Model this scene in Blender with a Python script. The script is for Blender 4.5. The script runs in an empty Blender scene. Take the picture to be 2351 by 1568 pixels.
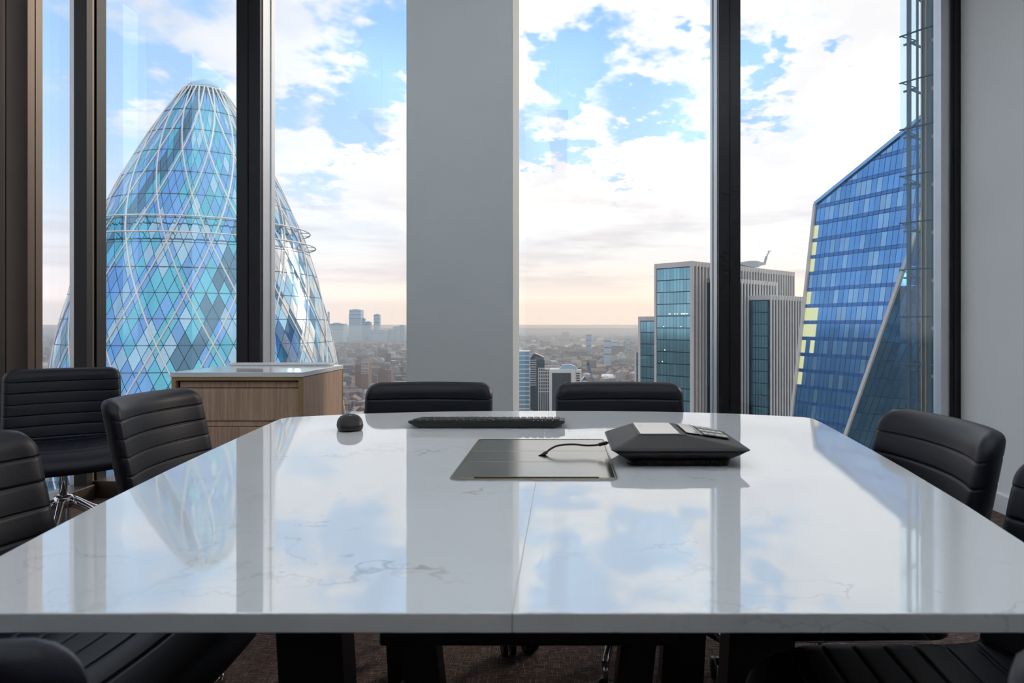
import bpy, bmesh, math, random
from mathutils import Vector, Matrix
random.seed(7)
sc = bpy.context.scene
C = sc.collection
PI = math.pi
# ------------------------------------------------------------------ camera
EYE = 1.03
F = 1567.3                      # focal length in pixels of the 2351 px wide frame (24 mm on 36 mm)
PX, PY = 1295.0, 745.0          # principal point
cam = bpy.data.cameras.new('camera'); co = bpy.data.objects.new('camera', cam); C.objects.link(co)
cam.lens = 24.0; cam.sensor_width = 36.0; cam.sensor_fit = 'HORIZONTAL'
cam.shift_x = (1175.5 - PX) / 2351; cam.shift_y = (PY - 784) / 2351
cam.clip_start = 0.05; cam.clip_end = 60000
co.location = (0, 0, EYE); co.rotation_euler = (PI / 2, 0, 0)
cam.dof.use_dof = True; cam.dof.focus_distance = 3.2; cam.dof.aperture_fstop = 9.0
sc.camera = co
sc.view_settings.view_transform = 'Standard'; sc.view_settings.look = 'None'
sc.view_settings.gamma = 1.0; sc.view_settings.use_curve_mapping = False
sc.view_settings.exposure = 0.28
sc.cycles.use_denoising = True
sc.cycles.max_bounces = 9; sc.cycles.diffuse_bounces = 4; sc.cycles.glossy_bounces = 4
sc.cycles.use_adaptive_sampling = True; sc.cycles.adaptive_threshold = 0.05; sc.cycles.adaptive_min_samples = 16
sc.cycles.transparent_max_bounces = 24; sc.cycles.volume_bounces = 0
sc.cycles.sample_clamp_indirect = 6.0
sc.cycles.caustics_reflective = False; sc.cycles.caustics_refractive = False

def at(px, py, Y):
    """world point seen at pixel (px,py) standing at distance Y"""
    return Vector(((px - PX) / F * Y, Y, EYE + (PY - py) / F * Y))
def lin(r, g, b):
    f = lambda c: (c / 255 / 12.92) if c <= 10 else ((c / 255 + 0.055) / 1.055) ** 2.4
    return (f(r), f(g), f(b), 1)
# ------------------------------------------------------------------ node helper
class N:
    def __init__(s, nt): s.nt = nt; nt.nodes.clear()
    def node(s, t, **kw):
        n = s.nt.nodes.new(t)
        for k, v in kw.items(): setattr(n, k, v)
        return n
    def put(s, inp, v):
        if isinstance(v, bpy.types.NodeSocket): s.nt.links.new(v, inp)
        else: inp.default_value = v
    def math(s, op, a, b=0.0, c=0.0, clamp=False):
        n = s.node('ShaderNodeMath', operation=op, use_clamp=clamp)
        s.put(n.inputs[0], a); s.put(n.inputs[1], b)
        if op in ('MULTIPLY_ADD', 'SMOOTH_MIN', 'SMOOTH_MAX'): s.put(n.inputs[2], c)
        return n.outputs[0]
    def vmath(s, op, a, b=(0, 0, 0)):
        n = s.node('ShaderNodeVectorMath', operation=op)
        s.put(n.inputs[0], a)
        if op == 'SCALE': s.put(n.inputs['Scale'], b)
        else: s.put(n.inputs[1], b)
        return n.outputs['Value'] if op in ('DISTANCE', 'LENGTH', 'DOT_PRODUCT') else n.outputs[0]
    def mix(s, f, a, b):
        n = s.node('ShaderNodeMix', data_type='RGBA')
        s.put(n.inputs[0], f); s.put(n.inputs[6], a); s.put(n.inputs[7], b)
        return n.outputs[2]
    def ramp(s, v, lo, hi, a=0.0, b=1.0, smooth=True):
        n = s.node('ShaderNodeMapRange', interpolation_type='SMOOTHSTEP' if smooth else 'LINEAR')
        s.put(n.inputs[0], v); n.inputs[1].default_value = lo; n.inputs[2].default_value = hi
        n.inputs[3].default_value = a; n.inputs[4].default_value = b
        return n.outputs[0]
    def noise(s, vec, scale, detail=4, rough=0.5, dist=0.0, out=0):
        n = s.node('ShaderNodeTexNoise')
        s.put(n.inputs['Vector'], vec); n.inputs['Scale'].default_value = scale
        n.inputs['Detail'].default_value = detail; n.inputs['Roughness'].default_value = rough
        n.inputs['Distortion'].default_value = dist
        return n.outputs[out]
# ------------------------------------------------------------------ sky
def build_world():
    w = bpy.data.worlds.new('sky'); sc.world = w; w.use_nodes = True
    n = N(w.node_tree)
    d = n.node('ShaderNodeTexCoord').outputs['Generated']
    sep = n.node('ShaderNodeSeparateXYZ'); n.put(sep.inputs[0], d)
    x, y, z = sep.outputs
    zc = n.math('MAXIMUM', z, 0.0)
    den = n.math('ADD', zc, 0.22)
    px = n.math('DIVIDE', x, den); py = n.math('DIVIDE', y, den)
    cmb = n.node('ShaderNodeCombineXYZ'); n.put(cmb.inputs[0], px); n.put(cmb.inputs[1], py)
    p = cmb.outputs[0]
    def n2(vec, scale, detail, rough=.55, dist=0.0):
        o = n.noise(vec, scale, detail, rough, dist); o.node.noise_dimensions = '2D'; return o
    big = n2(p, 1.35, 5, 0.58)
    fine = n2(p, 5.0, 4, 0.6)
    wx = n2(p, 4.2, 4, 0.66); wz = n2(n.vmath('ADD', p, (7.3, 2.1, 0)), 4.6, 4, 0.66)
    wc = n.node('ShaderNodeCombineXYZ')
    n.put(wc.inputs[0], n.math('MULTIPLY_ADD', wx, .22, -.11)); n.put(wc.inputs[2], n.math('MULTIPLY_ADD', wz, .22, -.11))
    dw = n.vmath('MULTIPLY', n.vmath('ADD', d, wc.outputs[0]), (1, 1, 1.25))
    # breaks of blue between the clouds: where (as seen from the room), radius, strength
    gaps = [(875, 60, .085, .42), (905, 170, .05, .28), (835, 285, .055, .42), (735, 440, .055, .30),
            (1365, 110, .085, .46), (1270, 170, .06, .34), (1215, 290, .060, .46), (1300, 345, .050, .36), (1450, 262, .045, .30),
            (1400, 400, .03, .28), (1530, 275, .045, .30), (1625, 95, .042, .42), (1745, 135, .034, .38), (1745, 262, .034, .30),
            (1900, 140, .022, .30), (330, 60, .10, .20), (110, 120, .08, .20), (110, 470, .10, .24), (660, 230, .05, .26), (300, 190, .06, .18), (440, 200, .05, .15),
            (-300, 300, .35, .25)]
    tot = None
    for gx, gy, r, s in gaps:
        v = Vector(((gx - PX) / F, 1.0, (PY - gy) / F)); v.normalize()
        dist = n.vmath('DISTANCE', dw, (v.x, v.y, v.z * 1.25))
        b = n.ramp(dist, r * 1.4, 0.0, 0.0, s * 1.15)
        tot = b if tot is None else n.math('ADD', tot, b)
    cov = n.math('ADD', n.math('MULTIPLY', big, 0.75), n.math('MULTIPLY', fine, 0.25))
    cov = n.math('SUBTRACT', cov, tot)
    cloud = n.ramp(cov, 0.12, 0.40)
    st = n.vmath('MULTIPLY', d, (2.2, 2.2, 20.0))
    bank = n.noise(st, 1.5, 4, 0.55)
    bankv = n.math('MULTIPLY', n.ramp(bank, 0.48, 0.66), n.math('MULTIPLY', n.ramp(z, 0.22, 0.12), n.ramp(z, 0.03, 0.075)))
    # base sky: blue overhead, paler and warm at the horizon; warmer towards the sun side (+x)
    warm = n.ramp(n.math('DIVIDE', x, n.math('ADD', n.math('ABSOLUTE', y), 0.3)), -0.75, 0.05)
    bl_l = n.mix(n.ramp(z, 0.05, 0.45), lin(205, 232, 255), lin(164, 206, 252))
    bl_r = n.mix(n.ramp(z, 0.05, 0.45), lin(210, 234, 255), lin(156, 200, 250))
    blue = n.mix(warm, bl_l, bl_r)
    horc = n.mix(warm, lin(236, 229, 231), lin(252, 233, 214))
    base = n.mix(n.ramp(z, 0.22, 0.015), blue, n.vmath('SCALE', horc, 1.15))
    shade = n2(n.vmath('ADD', p, (3.16, .22, 0)), 2.3, 4, 0.55)
    cl_l = n.mix(n.ramp(shade, 0.34, 0.62), lin(222, 230, 243), lin(247, 245, 246))
    cl_r = n.mix(n.ramp(shade, 0.32, 0.5), lin(246, 243, 244), (1.04, 1.02, .99, 1))
    clc = n.mix(warm, cl_l, cl_r)
    cmask = n.math('MULTIPLY', cloud, n.ramp(z, 0.04, 0.17))
    cmask = n.math('MULTIPLY', cmask, n.mix(warm, (0.78, 0.78, 0.78, 1), (1, 1, 1, 1)))
    col = n.mix(cmask, base, clc)
    col = n.mix(n.math('MULTIPLY', bankv, 0.6), col, n.mix(warm, lin(214, 214, 224), lin(218, 210, 212)))
    # below the horizon: dull town-coloured ground light
    col = n.mix(n.ramp(z, -0.004, -0.03), col, (0.20, 0.195, 0.20, 1))
    bg = n.node('ShaderNodeBackground'); n.put(bg.inputs[0], col); bg.inputs[1].default_value = 1.0
    out = n.node('ShaderNodeOutputWorld'); n.put(out.inputs[0], bg.outputs[0])
build_world()
sc.world.cycles.sampling_method = 'MANUAL'; sc.world.cycles.sample_map_resolution = 512
sun = bpy.data.lights.new('sun', 'SUN'); sun.energy = 1.1; sun.color = (1.0, 0.86, 0.68); sun.angle = math.radians(9)
so = bpy.data.objects.new('sun', sun); C.objects.link(so)
so.rotation_euler = Vector((0.80, 0.75, 0.42)).to_track_quat('Z', 'Y').to_euler()

# ------------------------------------------------------------------ materials
MATS = {}
def new_mat(name):
    m = bpy.data.materials.new(name); m.use_nodes = True; MATS[name] = m
    return m, N(m.node_tree)
def pbsdf(n, col=(.5, .5, .5, 1), rough=.5, metal=0.0, ior=1.5, spec=.5, coat=0.0, normal=None, emit=None, es=0.0, sheen=0.0):
    b = n.node('ShaderNodeBsdfPrincipled')
    n.put(b.inputs['Base Color'], col); n.put(b.inputs['Roughness'], rough); n.put(b.inputs['Metallic'], metal)
    b.inputs['IOR'].default_value = ior; b.inputs['Specular IOR Level'].default_value = spec
    b.inputs['Coat Weight'].default_value = coat; b.inputs['Coat Roughness'].default_value = 0.03
    b.inputs['Sheen Weight'].default_value = sheen
    if normal is not None: n.put(b.inputs['Normal'], normal)
    if emit is not None:
        n.put(b.inputs['Emission Color'], emit); b.inputs['Emission Strength'].default_value = es
    o = n.node('ShaderNodeOutputMaterial'); n.put(o.inputs[0], b.outputs[0])
    return b
def simple(name, col, rough=.5, metal=0.0, vary=0.06, scale=6.0, bump=0.0, **kw):
    """plain colour with a little procedural variation"""
    m, n = new_mat(name)
    tc = n.node('ShaderNodeTexCoord').outputs['Object']
    no = n.noise(tc, scale, 3)
    f = n.ramp(no, 0.3, 0.7, 1 - vary, 1 + vary, smooth=False)
    c = n.vmath('SCALE', col[:3], f)
    nor = None
    if bump:
        bn = n.node('ShaderNodeBump'); bn.inputs['Strength'].default_value = bump; bn.inputs['Distance'].default_value = 0.002
        n.put(bn.inputs['Height'], n.noise(tc, scale * 40, 2)); nor = bn.outputs[0]
    pbsdf(n, c, rough, metal, normal=nor, **kw)
    return m
simple('frame_dark', lin(50, 50, 54), .38, .55, .05, 2)
simple('frame_black', lin(22, 22, 25), .45, .2)
simple('frame_alu', lin(205, 206, 210), .35, .6, .03)
simple('frame_bronze', lin(96, 84, 76), .4, .6, .05)
simple('wall_paint', lin(240, 242, 244), .75, 0, .015, 2)
simple('back_wall_dark', lin(84, 68, 58), .5, 0, .15, 3)
simple('ceiling_paint', lin(240, 240, 238), .85, 0, .01, 2)
simple('pillar_paint', lin(214, 219, 222), .6, 0, .012, 2)
simple('skirting_paint', lin(232, 234, 238), .45, 0, .01, 2)
simple('chrome', lin(215, 215, 220), .09, 1.0, .02)
simple('satin_metal', lin(165, 165, 170), .28, 1.0, .03)
simple('black_plastic', lin(25, 22, 22), .42, 0, .05, 40)
simple('black_soft', lin(27, 22, 21), .5, 0, .08, 60, bump=.1)
simple('key_cap', lin(30, 29, 31), .33, 0, .05, 40)
simple('key_light', lin(200, 196, 190), .35, 0, .03)
simple('print_white', lin(215, 215, 215), .5, 0, .01)
simple('base_black', lin(20, 18, 19), .5, 0, .08, 6)
simple('caster_wheel', lin(28, 30, 34), .35, 0, .05)
simple('brass_trim', lin(182, 154, 112), .35, .55, .05)
simple('champagne', lin(196, 184, 166), .25, .9, .03)
simple('shadow_gap', lin(40, 30, 22), .7, 0, .05)
simple('counter_white', lin(232, 235, 238), .08, 0, .01, 3, ior=1.75)
simple('cable', lin(58, 44, 38), .45, 0, .05)
simple('display_glass', lin(196, 192, 182), .08, 0, .02, 10, ior=1.8)
simple('plate_metal', lin(150, 146, 136), .16, 1.0, .03, 8)
simple('plate_groove', lin(60, 55, 48), .5, .3)

def leather():
    m, n = new_mat('leather')
    tc = n.node('ShaderNodeTexCoord').outputs['Object']
    c = n.mix(n.ramp(n.noise(tc, 5, 4), .35, .7), lin(11, 16, 32), lin(18, 20, 31))
    bn = n.node('ShaderNodeBump'); bn.inputs['Strength'].default_value = .10; bn.inputs['Distance'].default_value = .002
    n.put(bn.inputs['Height'], n.noise(tc, 260, 3))
    pbsdf(n, c, .44, 0, spec=.36, normal=bn.outputs[0])
leather()
def wood():
    m, n = new_mat('oak')
    tc = n.node('ShaderNodeTexCoord').outputs['Object']
    st = n.vmath('MULTIPLY', tc, (38, 38, 1.6))
    g = n.noise(st, 2.0, 6, .6, .6); g2 = n.noise(n.vmath('MULTIPLY', tc, (160, 160, 3)), 2, 3)
    c = n.mix(n.ramp(g, .3, .72), lin(172, 142, 120), lin(206, 176, 152))
    c = n.mix(n.math('MULTIPLY', n.ramp(g2, .5, .75), .35), c, lin(150, 120, 98))
    pbsdf(n, c, .45, 0)
wood()
def marble():
    m, n = new_mat('marble')
    tc = n.node('ShaderNodeTexCoord').outputs['Object']
    w = n.noise(tc, 2.2, 6, .6, 0, out=1)
    v = n.vmath('ADD', tc, n.vmath('SCALE', n.vmath('SUBTRACT', w, (.5, .5, .5)), .55))
    # veins: thin bands where a warped field crosses its middle
    def vein(off, scale, width):
        f = n.noise(n.vmath('MULTIPLY', n.vmath('ADD', v, off), (1.0, 2.0, 1.0)), scale, 3, .5)
        return n.ramp(n.math('ABSOLUTE', n.math('SUBTRACT', f, .5)), width, 0.0)
    v1 = vein((0.3, .1, 0), 1.1, .005); v2 = vein((3.1, 1.7, 0), 1.9, .004)
    mod = n.ramp(n.noise(tc, 1.7, 3), .47, .66)
    vv = n.math('MAXIMUM', n.math('MULTIPLY', v1, .5), n.math('MULTIPLY', v2, .25))
    vv = n.math('MULTIPLY', vv, mod)
    soft = n.ramp(n.noise(v, 1.3, 5, .6), .5, .8, 0, .10)
    c = n.mix(soft, lin(236, 237, 241), lin(200, 202, 210))
    c = n.mix(vv, c, lin(120, 116, 112))
    pbsdf(n, c, .035, 0, ior=2.5)
marble()
def carpet():
    m, n = new_mat('carpet')
    tc = n.node('ShaderNodeTexCoord').outputs['Object']
    a = n.noise(n.vmath('MULTIPLY', tc, (22, 330, 1)), 1.0, 3, .6)
    b = n.noise(n.vmath('MULTIPLY', tc, (330, 22, 1)), 1.0, 3, .6)
    sp = n.noise(tc, 420, 2, .6)
    t = n.math('MULTIPLY', n.math('MAXIMUM', n.ramp(a, .48, .66), n.ramp(b, .50, .68)), n.ramp(sp, .3, .6, .4, 1))
    c = n.mix(t, lin(84, 70, 66), lin(176, 156, 146))
    bn = n.node('ShaderNodeBump'); bn.inputs['Strength'].default_value = .7; bn.inputs['Distance'].default_value = .004
    n.put(bn.inputs['Height'], n.math('ADD', t, n.math('MULTIPLY', sp, .6)))
    pbsdf(n, c, .95, 0, spec=.1, normal=bn.outputs[0])
carpet()
def glass(name, refl, tint, rtint):
    m, n = new_mat(name)
    tr = n.node('ShaderNodeBsdfTransparent'); tr.inputs[0].default_value = (*tint, 1)
    gl = n.node('ShaderNodeBsdfGlossy'); gl.inputs['Roughness'].default_value = 0.0; gl.inputs[0].default_value = (*rtint, 1)
    fr = n.node('ShaderNodeFresnel'); fr.inputs[0].default_value = 1.5
    geo = n.node('ShaderNodeNewGeometry')          # the two faces of the pane reflect once, on entry
    f = n.math('ADD', n.math('MULTIPLY', fr.outputs[0], 1.0), refl, clamp=True)
    f = n.math('MULTIPLY', f, n.math('SUBTRACT', 1.0, geo.outputs['Backfacing']))
    mx = n.node('ShaderNodeMixShader'); n.put(mx.inputs[0], f)
    n.put(mx.inputs[1], tr.outputs[0]); n.put(mx.inputs[2], gl.outputs[0])
    o = n.node('ShaderNodeOutputMaterial'); n.put(o.inputs[0], mx.outputs[0])
glass('window_glass', .10, (.99, .993, .997), (.55, .88, 1.0))
glass('shaft_glass', .03, (.80, .92, .98), (.8, .92, 1.0))
# outdoor materials
def facade(name, col, rough=.12, metal=.75, vary=.18, scale=.02, **kw):
    m, n = new_mat(name)
    tc = n.node('ShaderNodeTexCoord').outputs['Object']
    oi = n.node('ShaderNodeObjectInfo').outputs['Random']
    f = n.math('MULTIPLY', n.ramp(n.noise(tc, scale, 3), .3, .7, 1 - vary * .5, 1 + vary * .5, smooth=False), n.ramp(oi, 0, 1, 1 - vary, 1 + vary, smooth=False))
    pbsdf(n, n.vmath('SCALE', col[:3], f), rough, metal, **kw)
facade('tower_glass_teal', lin(106, 184, 212), .07, .8, .10)
facade('tower_glass_blue', lin(118, 168, 224), .07, .8, .10)
facade('tower_glass_pale', lin(160, 200, 228), .09, .7, .10)
facade('tower_glass_dark', lin(92, 128, 156), .06, .7, .12)
facade('tower_glass_glare', lin(200, 204, 206), .16, .8)
facade('blade_glass', lin(88, 142, 204), .06, .75, .14)
facade('blade_glass_light', lin(122, 168, 214), .08, .7, .10)
facade('blade_spandrel', lin(62, 110, 176), .10, .6, .08)
facade('blade_glass_reflect', lin(66, 104, 136), .05, .75, .10)
facade('pale_tower_glass', lin(128, 176, 194), .08, .75, .12)
facade('pale_tower_dark', lin(66, 84, 98), .15, .5, .25)
simple('tower_rib', lin(226, 228, 232), .4, .1, .02, .1)
simple('tower_mullion', lin(92, 112, 130), .5, .2, .05, .1)
simple('tower_rail', lin(150, 160, 172), .35, .4, .04, .1)
simple('pale_stone', lin(208, 206, 206), .6, 0, .05, .2)
simple('steel_blue', lin(56, 76, 98), .4, .4, .08, .5)
simple('lift_orange', lin(214, 140, 52), .5, 0, .08, .8)
simple('core_grey', lin(76, 78, 88), .6, .1, .1, .5)
simple('core_panel', lin(96, 122, 146), .3, .3, .1, .5)
simple('far_tower', lin(156, 188, 214), .35, .35, .06, .01)  # paled tone carries the haze missing above the horizon
simple('brick_tower', lin(120, 98, 92), .8, 0, .1, .05)
simple('white_render', lin(206, 208, 212), .6, 0, .06, .05)
simple('window_dark', lin(60, 72, 86), .12, .5, .1, .1)
simple('crane_blue', lin(40, 74, 160), .5, 0, .05, .1)
simple('crane_red', lin(150, 60, 50), .5, 0, .05, .1)
m_, n_ = new_mat('sky_glow_pane'); pbsdf(n_, lin(220, 220, 170), .3, 0, emit=lin(226, 234, 180), es=.38)  # glow put into panes for bright sky showing through the glass
m_, n_ = new_mat('lamp_dot'); pbsdf(n_, lin(240, 236, 220), .3, 0, emit=lin(255, 246, 220), es=2.0)
m_, n_ = new_mat('river_water'); pbsdf(n_, lin(120, 118, 110), .12, 0, ior=1.6)
def town():
    m, n = new_mat('town')
    at_ = n.node('ShaderNodeAttribute'); at_.attribute_name = 'tone'
    tc = n.node('ShaderNodeTexCoord').outputs['Object']
    win = n.noise(n.vmath('MULTIPLY', tc, (.30, .30, .34)), 1.0, 1)
    c = n.mix(n.ramp(win, .45, .6, 0, .45), at_.outputs['Color'], lin(52, 54, 60))
    pbsdf(n, c, .7, 0)
    m, n = new_mat('ground')
    tc = n.node('ShaderNodeTexCoord').outputs['Object']
    a = n.noise(tc, .012, 6, .65); b = n.noise(tc, .0012, 4, .6)
    c = n.mix(n.ramp(a, .35, .65), lin(74, 72, 72), lin(128, 116, 108))
    c = n.mix(n.ramp(b, .5, .7, 0, .6), c, lin(84, 92, 70))
    pbsdf(n, c, .9, 0)
town()

# ------------------------------------------------------------------ mesh helpers
def mesh_from(name, verts, faces, smooth=False):
    me = bpy.data.meshes.new(name); me.from_pydata([tuple(v) for v in verts], [], faces); me.update()
    if smooth:
        for p in me.polygons: p.use_smooth = True
    return me
def obj(name, me, mat, parent=None, loc=None, rotz=0.0):
    if isinstance(me, bmesh.types.BMesh):
        b = me; me = bpy.data.meshes.new(name); b.to_mesh(me); b.free()
    o = bpy.data.objects.new(name, me); C.objects.link(o)
    if mat and not me.materials: me.materials.append(MATS[mat])
    if parent: o.parent = parent
    if loc is not None: o.location = loc
    if rotz: o.rotation_euler = (0, 0, rotz)
    return o
def tag(o, label, cat=None, group=None, kind=None):
    o['label'] = label
    if cat: o['category'] = cat
    if group: o['group'] = group
    if kind: o['kind'] = kind
    return o
def thing(name, label, cat, loc=(0, 0, 0), rotz=0.0, group=None, kind=None):
    o = bpy.data.objects.new(name, None); C.objects.link(o); o.empty_display_size = .1
    o.location = loc; o.rotation_euler = (0, 0, rotz)
    return tag(o, label, cat, group, kind)
def box(b, x0, x1, y0, y1, z0, z1, M=None):
    vs = [Vector((x, y, z)) for z in (z0, z1) for y in (y0, y1) for x in (x0, x1)]
    if M is not None: vs = [M @ v for v in vs]
    v = [b.verts.new(q) for q in vs]
    for f in ((0, 2, 3, 1), (4, 5, 7, 6), (0, 1, 5, 4), (2, 6, 7, 3), (0, 4, 6, 2), (1, 3, 7, 5)):
        b.faces.new([v[i] for i in f])
    return v
def boxm(*a, bevel=0.0, seg=2, M=None):
    b = bmesh.new(); box(b, *a, M=M)
    if bevel: bmesh.ops.bevel(b, geom=b.edges[:], offset=bevel, segments=seg, profile=.5, affect='EDGES')
    return b
def boxes(lst, bevel=0.0):
    b = bmesh.new()
    for a in lst: box(b, *a)
    if bevel: bmesh.ops.bevel(b, geom=b.edges[:], offset=bevel, segments=1, profile=.5, affect='EDGES')
    return b
def bar(b, p, q, w, h=None, up=Vector((0, 0, 1))):
    """rectangular bar between two points"""
    p, q = Vector(p), Vector(q); h = h or w
    t = (q - p).normalized()
    s = t.cross(up)
    if s.length < 1e-4: s = t.cross(Vector((0, 1, 0)))
    s.normalize(); u = s.cross(t)
    M = Matrix.Translation(p) @ Matrix((s, t, u)).transposed().to_4x4()
    box(b, -w / 2, w / 2, 0, (q - p).length, -h / 2, h / 2, M=M)
def tube(b, pts, r, seg=8, closed=False, rs=None, flat=1.0):
    """round tube along a polyline"""
    pts = [Vector(p) for p in pts]; n = len(pts); rings = []
    prev = None
    for i, p in enumerate(pts):
        if closed: t = pts[(i + 1) % n] - pts[i - 1]
        else: t = pts[min(i + 1, n - 1)] - pts[max(i - 1, 0)]
        t.normalize()
        if prev is None:
            s = t.cross(Vector((0, 0, 1)))
            if s.length < 1e-3: s = t.cross(Vector((0, 1, 0)))
        else: s = prev - t * prev.dot(t)
        s.normalize(); prev = s; u = s.cross(t)
        rr = rs[i] if rs else r
        rings.append([b.verts.new(p + s * (math.cos(2 * PI * k / seg) * rr) + u * (math.sin(2 * PI * k / seg) * rr * flat)) for k in range(seg)])
    m = n if closed else n - 1
    for i in range(m):
        A, B = rings[i], rings[(i + 1) % n]
        for k in range(seg):
            f = b.faces.new((A[k], A[(k + 1) % seg], B[(k + 1) % seg], B[k])); f.smooth = True
    if not closed:
        b.faces.new(rings[0][::-1]); b.faces.new(rings[-1])
def lathe(b, prof, seg=24, c=(0, 0, 0), caps=True):
    """prof: (radius, z) from bottom to top about the vertical axis"""
    c = Vector(c); rings = []
    for r, z in prof:
        rings.append([b.verts.new(c + Vector((math.cos(2 * PI * k / seg) * r, math.sin(2 * PI * k / seg) * r, z))) for k in range(seg)])
    for A, B in zip(rings, rings[1:]):
        for k in range(seg):
            f = b.faces.new((A[k], A[(k + 1) % seg], B[(k + 1) % seg], B[k])); f.smooth = True
    if caps: b.faces.new(rings[0][::-1]); b.faces.new(rings[-1])
def prism(b, poly, z0, z1):
    lo = [b.verts.new((x, y, z0)) for x, y in poly]; hi = [b.verts.new((x, y, z1)) for x, y in poly]
    n = len(poly)
    b.faces.new(lo[::-1]); b.faces.new(hi)
    for i in range(n): b.faces.new((lo[i], lo[(i + 1) % n], hi[(i + 1) % n], hi[i]))
def loft(b, rings, smooth=False):
    R = [[b.verts.new(p) for p in r] for r in rings]; n = len(R[0])
    for A, B in zip(R, R[1:]):
        for i in range(n):
            f = b.faces.new((A[i], A[(i + 1) % n], B[(i + 1) % n], B[i])); f.smooth = smooth
    b.faces.new(R[0][::-1]); b.faces.new(R[-1])
def rrect(x0, x1, y0, y1, r, z, k=4):
    out = []
    for cx, cy, a in ((x1 - r, y1 - r, 0), (x0 + r, y1 - r, 90), (x0 + r, y0 + r, 180), (x1 - r, y0 + r, 270)):
        for i in range(k + 1):
            t = math.radians(a + 90 * i / k); out.append(Vector((cx + r * math.cos(t), cy + r * math.sin(t), z)))
    return out
def copy_tree(o, parent=None):
    c = o.copy(); C.objects.link(c); c.parent = parent
    for ch in list(o.children): copy_tree(ch, c)
    return c
def struct(name, me, mat, label, parent=None, cat=None):
    o = obj(name, me, mat, parent)
    if parent is None: tag(o, label, cat, kind='structure')
    return o

# ================================================================== THE ROOM
XL, XR, YF, YB, ZC = -2.87, 2.39, 4.16, -3.2, 3.30
struct('floor', boxm(XL - .25, XR + .15, YB - .15, YF + .22, -.12, 0), 'carpet', 'brown woven carpet floor under the table and chairs', cat='floor')
struct('ceiling', boxm(XL - .25, XR + .15, YB - .15, YF + .22, ZC, ZC + .15), 'ceiling_paint', 'plain white ceiling above the meeting room', cat='ceiling')
struct('wall_right', boxm(XR, XR + .14, YB, YF + .2, 0, ZC), 'wall_paint', 'pale grey painted wall to the right of the windows', cat='wall')
struct('wall_back', boxm(XL - .1, XR + .1, YB - .14, YB, 0, ZC), 'back_wall_dark', 'unseen timber wall behind the viewpoint, darkened to cut frontal light', cat='wall')  # unseen wall, finish made dark to cut frontal light in the room
sk = struct('baseboard_right', boxm(XR - .014, XR, YB, YF - .12, 0, .105, bevel=.003, seg=1), 'skirting_paint', 'white skirting board along the right wall', cat='skirting')
# pillar between the windows
struct('wall_pillar', boxm(-.825, -.268, 3.57, 4.08, 0, ZC, bevel=.004, seg=1), 'pillar_paint', 'broad pale painted column standing between the windows', cat='column')

# added unseen fill lamps: opaque troughs that wash the ceiling to brighten the room
def fill_lamp(x, label):
    r = thing('added_fill_lamp', label, 'lamp', (x, .9, 2.66), group='added ceiling-washing fill lamps')
    obj('trough', boxes([(-.08, .08, -2.6, 2.0, 0, .008), (-.08, -.074, -2.6, 2.0, 0, .07), (.074, .08, -2.6, 2.0, 0, .07), (-.08, .08, -2.6, -2.594, 0, .07), (-.08, .08, 1.994, 2.0, 0, .07)]), 'frame_alu', r)
    for y in (-2.2, 1.6):
        b = bmesh.new(); tube(b, [(0, y, .008), (0, y, ZC - 2.66)], .0015, 6); obj('suspension_wire', b, 'satin_metal', r)
    L = bpy.data.lights.new('fill_light', 'AREA'); L.shape = 'RECTANGLE'; L.size = .13; L.size_y = 4.4; L.energy = FILL_W; L.color = (.86, .94, 1.0)
    lo = bpy.data.objects.new('fill_strip', L); C.objects.link(lo); lo.parent = r; lo.location = (0, -.3, .02); lo.rotation_euler = (PI, 0, 0)
FILL_W = 30
for x, l in ((-1.55, 'added unseen fill lamp over the left chairs'), (-.05, 'added unseen fill lamp over the table'), (1.45, 'added unseen fill lamp along the right wall')): fill_lamp(x, l)

def mullion(parent, x0, x1, y0, y1, groove=True, axis='x'):
    """inner cover cap in two halves with a groove, thermal gasket and outer aluminium cap"""
    z0, z1 = .0, ZC
    if axis == 'x':
        mid = (x0 + x1) / 2; g = .0035
        obj('mullion_cap', boxes([(x0, mid - g, y0, y1, z0, z1), (mid + g, x1, y0, y1, z0, z1), (mid - g, mid + g, y0 + .006, y1, z0, z1)]), 'frame_dark', parent)
        obj('gasket', boxm(x0 + .012, x1 - .012, y1, y1 + .018, z0, z1), 'frame_black', parent)
        obj('outer_cap', boxm(x0 - .012, x1 + .012, y1 + .018, y1 + .075, z0, z1, bevel=.004, seg=1), 'frame_alu', parent)
    else:
        mid = (y0 + y1) / 2; g = .0035
        obj('mullion_cap', boxes([(x0, x1, y0, mid - g, z0, z1), (x0, x1, mid + g, y1, z0, z1), (x0, x1 - .006, mid - g, mid + g, z0, z1)]), 'frame_bronze', parent)
        obj('gasket', boxm(x0 - .018, x0, y0 + .012, y1 - .012, z0, z1), 'frame_black', parent)
        obj('outer_cap', boxm(x0 - .075, x0 - .018, y0 - .012, y1 + .012, z0, z1, bevel=.004, seg=1), 'frame_alu', parent)
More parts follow.
